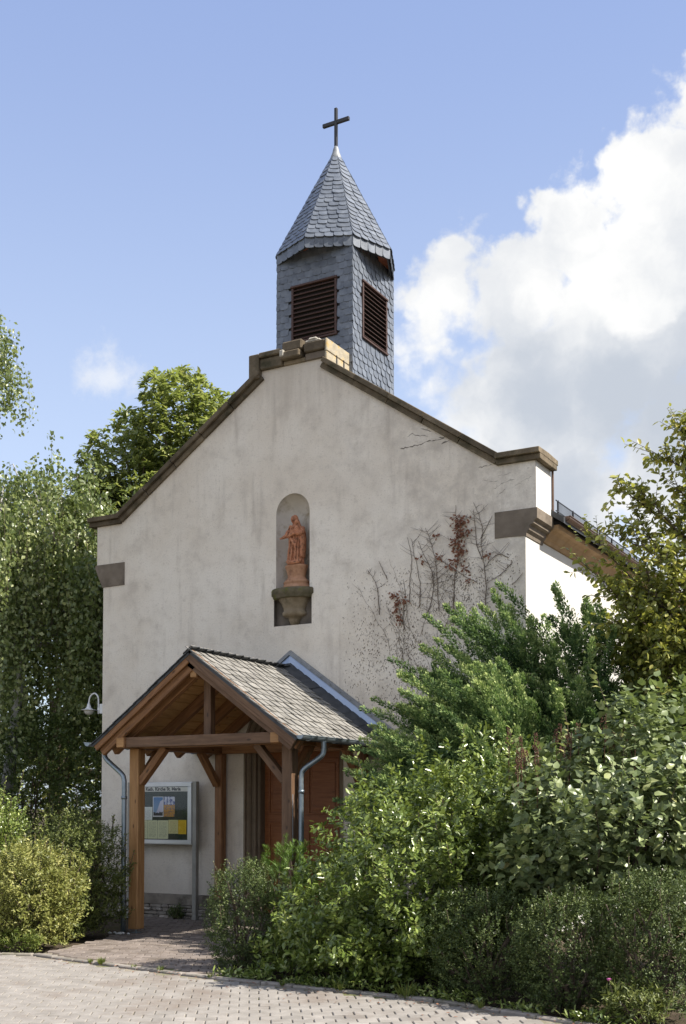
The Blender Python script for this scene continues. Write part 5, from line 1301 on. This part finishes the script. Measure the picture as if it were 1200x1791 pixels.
    P = np.array(P); P[:, 1] = np.minimum(P[:, 1], -.012); D = np.array(D); D[:, 1] = -np.abs(D[:, 1]); f = leaf_object('dry_leaves', P, D, np.array(N), .034 + .022 * RNG.random(len(P)), .02 + .012 * RNG.random(len(P)), 'oval', M_DRY, root); f['kind'] = 'stuff'
    # dark rootlet pads left on the plaster
    V, F = [], []
    n = 0
    while n < 2600:
        x = rr.uniform(4.15, 6.7); z = rr.uniform(2.75, 4.75)
        dens = math.exp(-((x - 5.25) / .75) ** 2) * math.exp(-((z - 3.75) / .75) ** 2) + .35 * math.exp(-((x - 6.45) / .22) ** 2 - ((z - 4.75) / .3) ** 2) + .5 * math.exp(-((x - 6.1) / .5) ** 2 - ((z - 4.5) / .5) ** 2)
        dens *= .35 + 1.3 * max(0, noise.noise(Vector((x * 2.3, 3.1, z * 1.1))) + .35)
        if rr.random() > dens: continue
        a = rr.gauss(1.45, .6); l_, w = rr.uniform(.005, .024), rr.uniform(.002, .005); u = Vector((math.cos(a), 0, math.sin(a))); v = Vector((-u.z, 0, u.x)); p = Vector((x, -.0022, z)); b = len(V)
        V += [p - u * l_, p + v * w, p + u * l_, p - v * w, p + Vector((0, -.003, 0))]; F += [(b, b + 1, b + 4), (b + 1, b + 2, b + 4), (b + 2, b + 3, b + 4), (b + 3, b, b + 4)]; n += 1
    tag(build('rootlets', (V, F), M_TWIG, root, fix=False), kind='stuff')
creeper()

# weeds, pebbles, flower
def tuft_mesh(seed, n=60, h=.13, w=.09):
    rr = np.random.default_rng(seed); a = rr.random(n) * 6.283; r = rr.random(n) * w * .4
    P = np.array([np.cos(a) * r, np.sin(a) * r, np.zeros(n)]).T; D = np.array([np.cos(a) * .6, np.sin(a) * .6, .9 + .5 * rr.random(n)]).T
    return P, D, np.array([np.cos(a), np.sin(a), .3 + 0 * a]).T, h * (.5 + .6 * rr.random(n)), .008 + .004 * rr.random(n)
def tuft(name, label, x, y, seed, h, n, group, z=.0):
    P, D, N, L_, W_2 = tuft_mesh(seed, n, h, h * .8)
    o = leaf_object(name, P + np.array([[x, y, z - .008]]), D, N, L_, W_2, 'diamond', L_GRASS, None)
    tag(o, label, 'weed', group)
for i, (x, y, h, n) in enumerate([(7.42, -4.66, .17, 70), (6.75, -4.60, .10, 45), (5.30, -4.52, .06, 30), (4.62, -4.40, .07, 45), (3.78, -4.30, .09, 70), (3.62, -4.28, .06, 40), (4.25, -4.36, .05, 40), (6.15, -4.60, .07, 30), (8.15, -4.82, .09, 40)]):
    tuft('grass_tuft', 'small grass tuft growing in the kerb joint along bed and path', x, y, 100 + i, h, n, 'grass tufts along the kerb')
tag(shrub('weed_clump', 'leafy green weeds at the foot of the yellow shrub by the road', 'weed', (2.34, -4.02), (.30, .16), .26, 260, 7, .04, .014, 'diamond', L_GRASS, .09, 2, .6, .2, 3, seed=61, inner=.5))
shrub('weed_clump', 'low fern-like weed at the wall foot under the notice board', 'weed', (1.55, -.16), (.13, .07), .20, 90, 8, .04, .012, 'diamond', L_HEDGE, .09, 2, .6, .2, 3, seed=62, inner=.5)
FW = shrub('flowering_weed', 'knee-high weed with a pink flower at the kerb', 'weed', (9.42, -4.90), (.24, .18), .30, 220, 8, .055, .013, 'diamond', L_OLV, .14, 2, .5, .2, 3, seed=63, inner=.5)
build('flower', lathe([(.004, 0), (.016, .008), (.02, .018), (.008, .022)], 8, (9.24, -4.95, .31)), simple('pink_petal', (.42, .08, .25), (.5, .14, .34), 20, .6), FW, True)
build('flower_stalk', tube([(9.30, -4.92, .05), (9.24, -4.95, .313)], .003, 4), M_BARK, FW)
def ground_cover():
    rr = np.random.default_rng(71); n = 2600; t = rr.random(n); pts = np.array([(5.3, -4.42), (6.0, -4.52), (6.6, -4.54), (7.68, -4.62), (8.6, -4.88), (9.4, -5.15), (10.2, -5.45)])
    u = t * (len(pts) - 1); i = np.minimum(u.astype(int), len(pts) - 2); f = (u - i)[:, None]; p = pts[i] * (1 - f) + pts[i + 1] * f
    h = np.array([noise.noise(Vector((x * 3.1, y * 3.1, 2.0))) for x, y in p]); keep = h > -.15; p, h = p[keep], h[keep]; n = len(p)
    p = p + np.stack([rr.normal(size=n) * .05, np.abs(rr.normal(size=n)) * .16 - .03], 1)
    P = np.column_stack([p, rr.random(n) * (.05 + .12 * np.clip(h, 0, 1))]); P[:, 2] -= .01
    D = unit(np.column_stack([rr.normal(size=n), rr.normal(size=n) - .3, .3 + .7 * rr.random(n)])); N = unit(rr.normal(size=(n, 3)) * .5 + np.array([[.3, 0, 1]]))
    o = leaf_object('ground_cover', P, D, N, .035 + .035 * rr.random(n), .014 + .012 * rr.random(n), 'oval', L_EUO, None); tag(o, 'low leafy ground cover along the edge of the shrub bed', 'ground cover', None, 'stuff')
ground_cover()
def litter():
    P, D, N = [], [], []; rr = random.Random(17)
    for i in range(170):
        t = rr.random(); a, b = Vector((3.2, -4.24, 0)), Vector((9.3, -5.0, 0)); p = a.lerp(b, t); P.append((p.x + rr.gauss(0, .15), p.y - abs(rr.gauss(0, .22)) + .05, .008)); an = rr.uniform(0, 6.28); D.append((math.cos(an), math.sin(an), .06)); N.append((rr.gauss(0, .2), rr.gauss(0, .2), 1))
    f = leaf_object('leaf_litter', np.array(P), np.array(D), np.array(N), .022 + .02 * RNG.random(len(P)), .012 + .01 * RNG.random(len(P)), 'oval', M_DRY, None); tag(f, 'dry brown leaf litter scattered along the kerb', 'leaf litter', None, 'stuff')
litter()
for i in range(11):
    rr = random.Random(200 + i); x, y = 2.15 + rr.uniform(-.12, .24), -2.12 + rr.uniform(-.07, .05)
    V, F = lathe([(max(.001, math.sin(math.pi * j / 6)), -math.cos(math.pi * j / 6)) for j in range(7)], 8)
    s = rr.uniform(.013, .022); V = [(a * s * 1.3 + x, b * s + y, c * s * .7 + .012 + s * .6) for a, b, c in V]
    tag(build('pebble', (V, F), M_PEBBLE, None, True), 'white pebble lying at the foot of the porch post', 'pebble', 'white pebbles at the porch post')
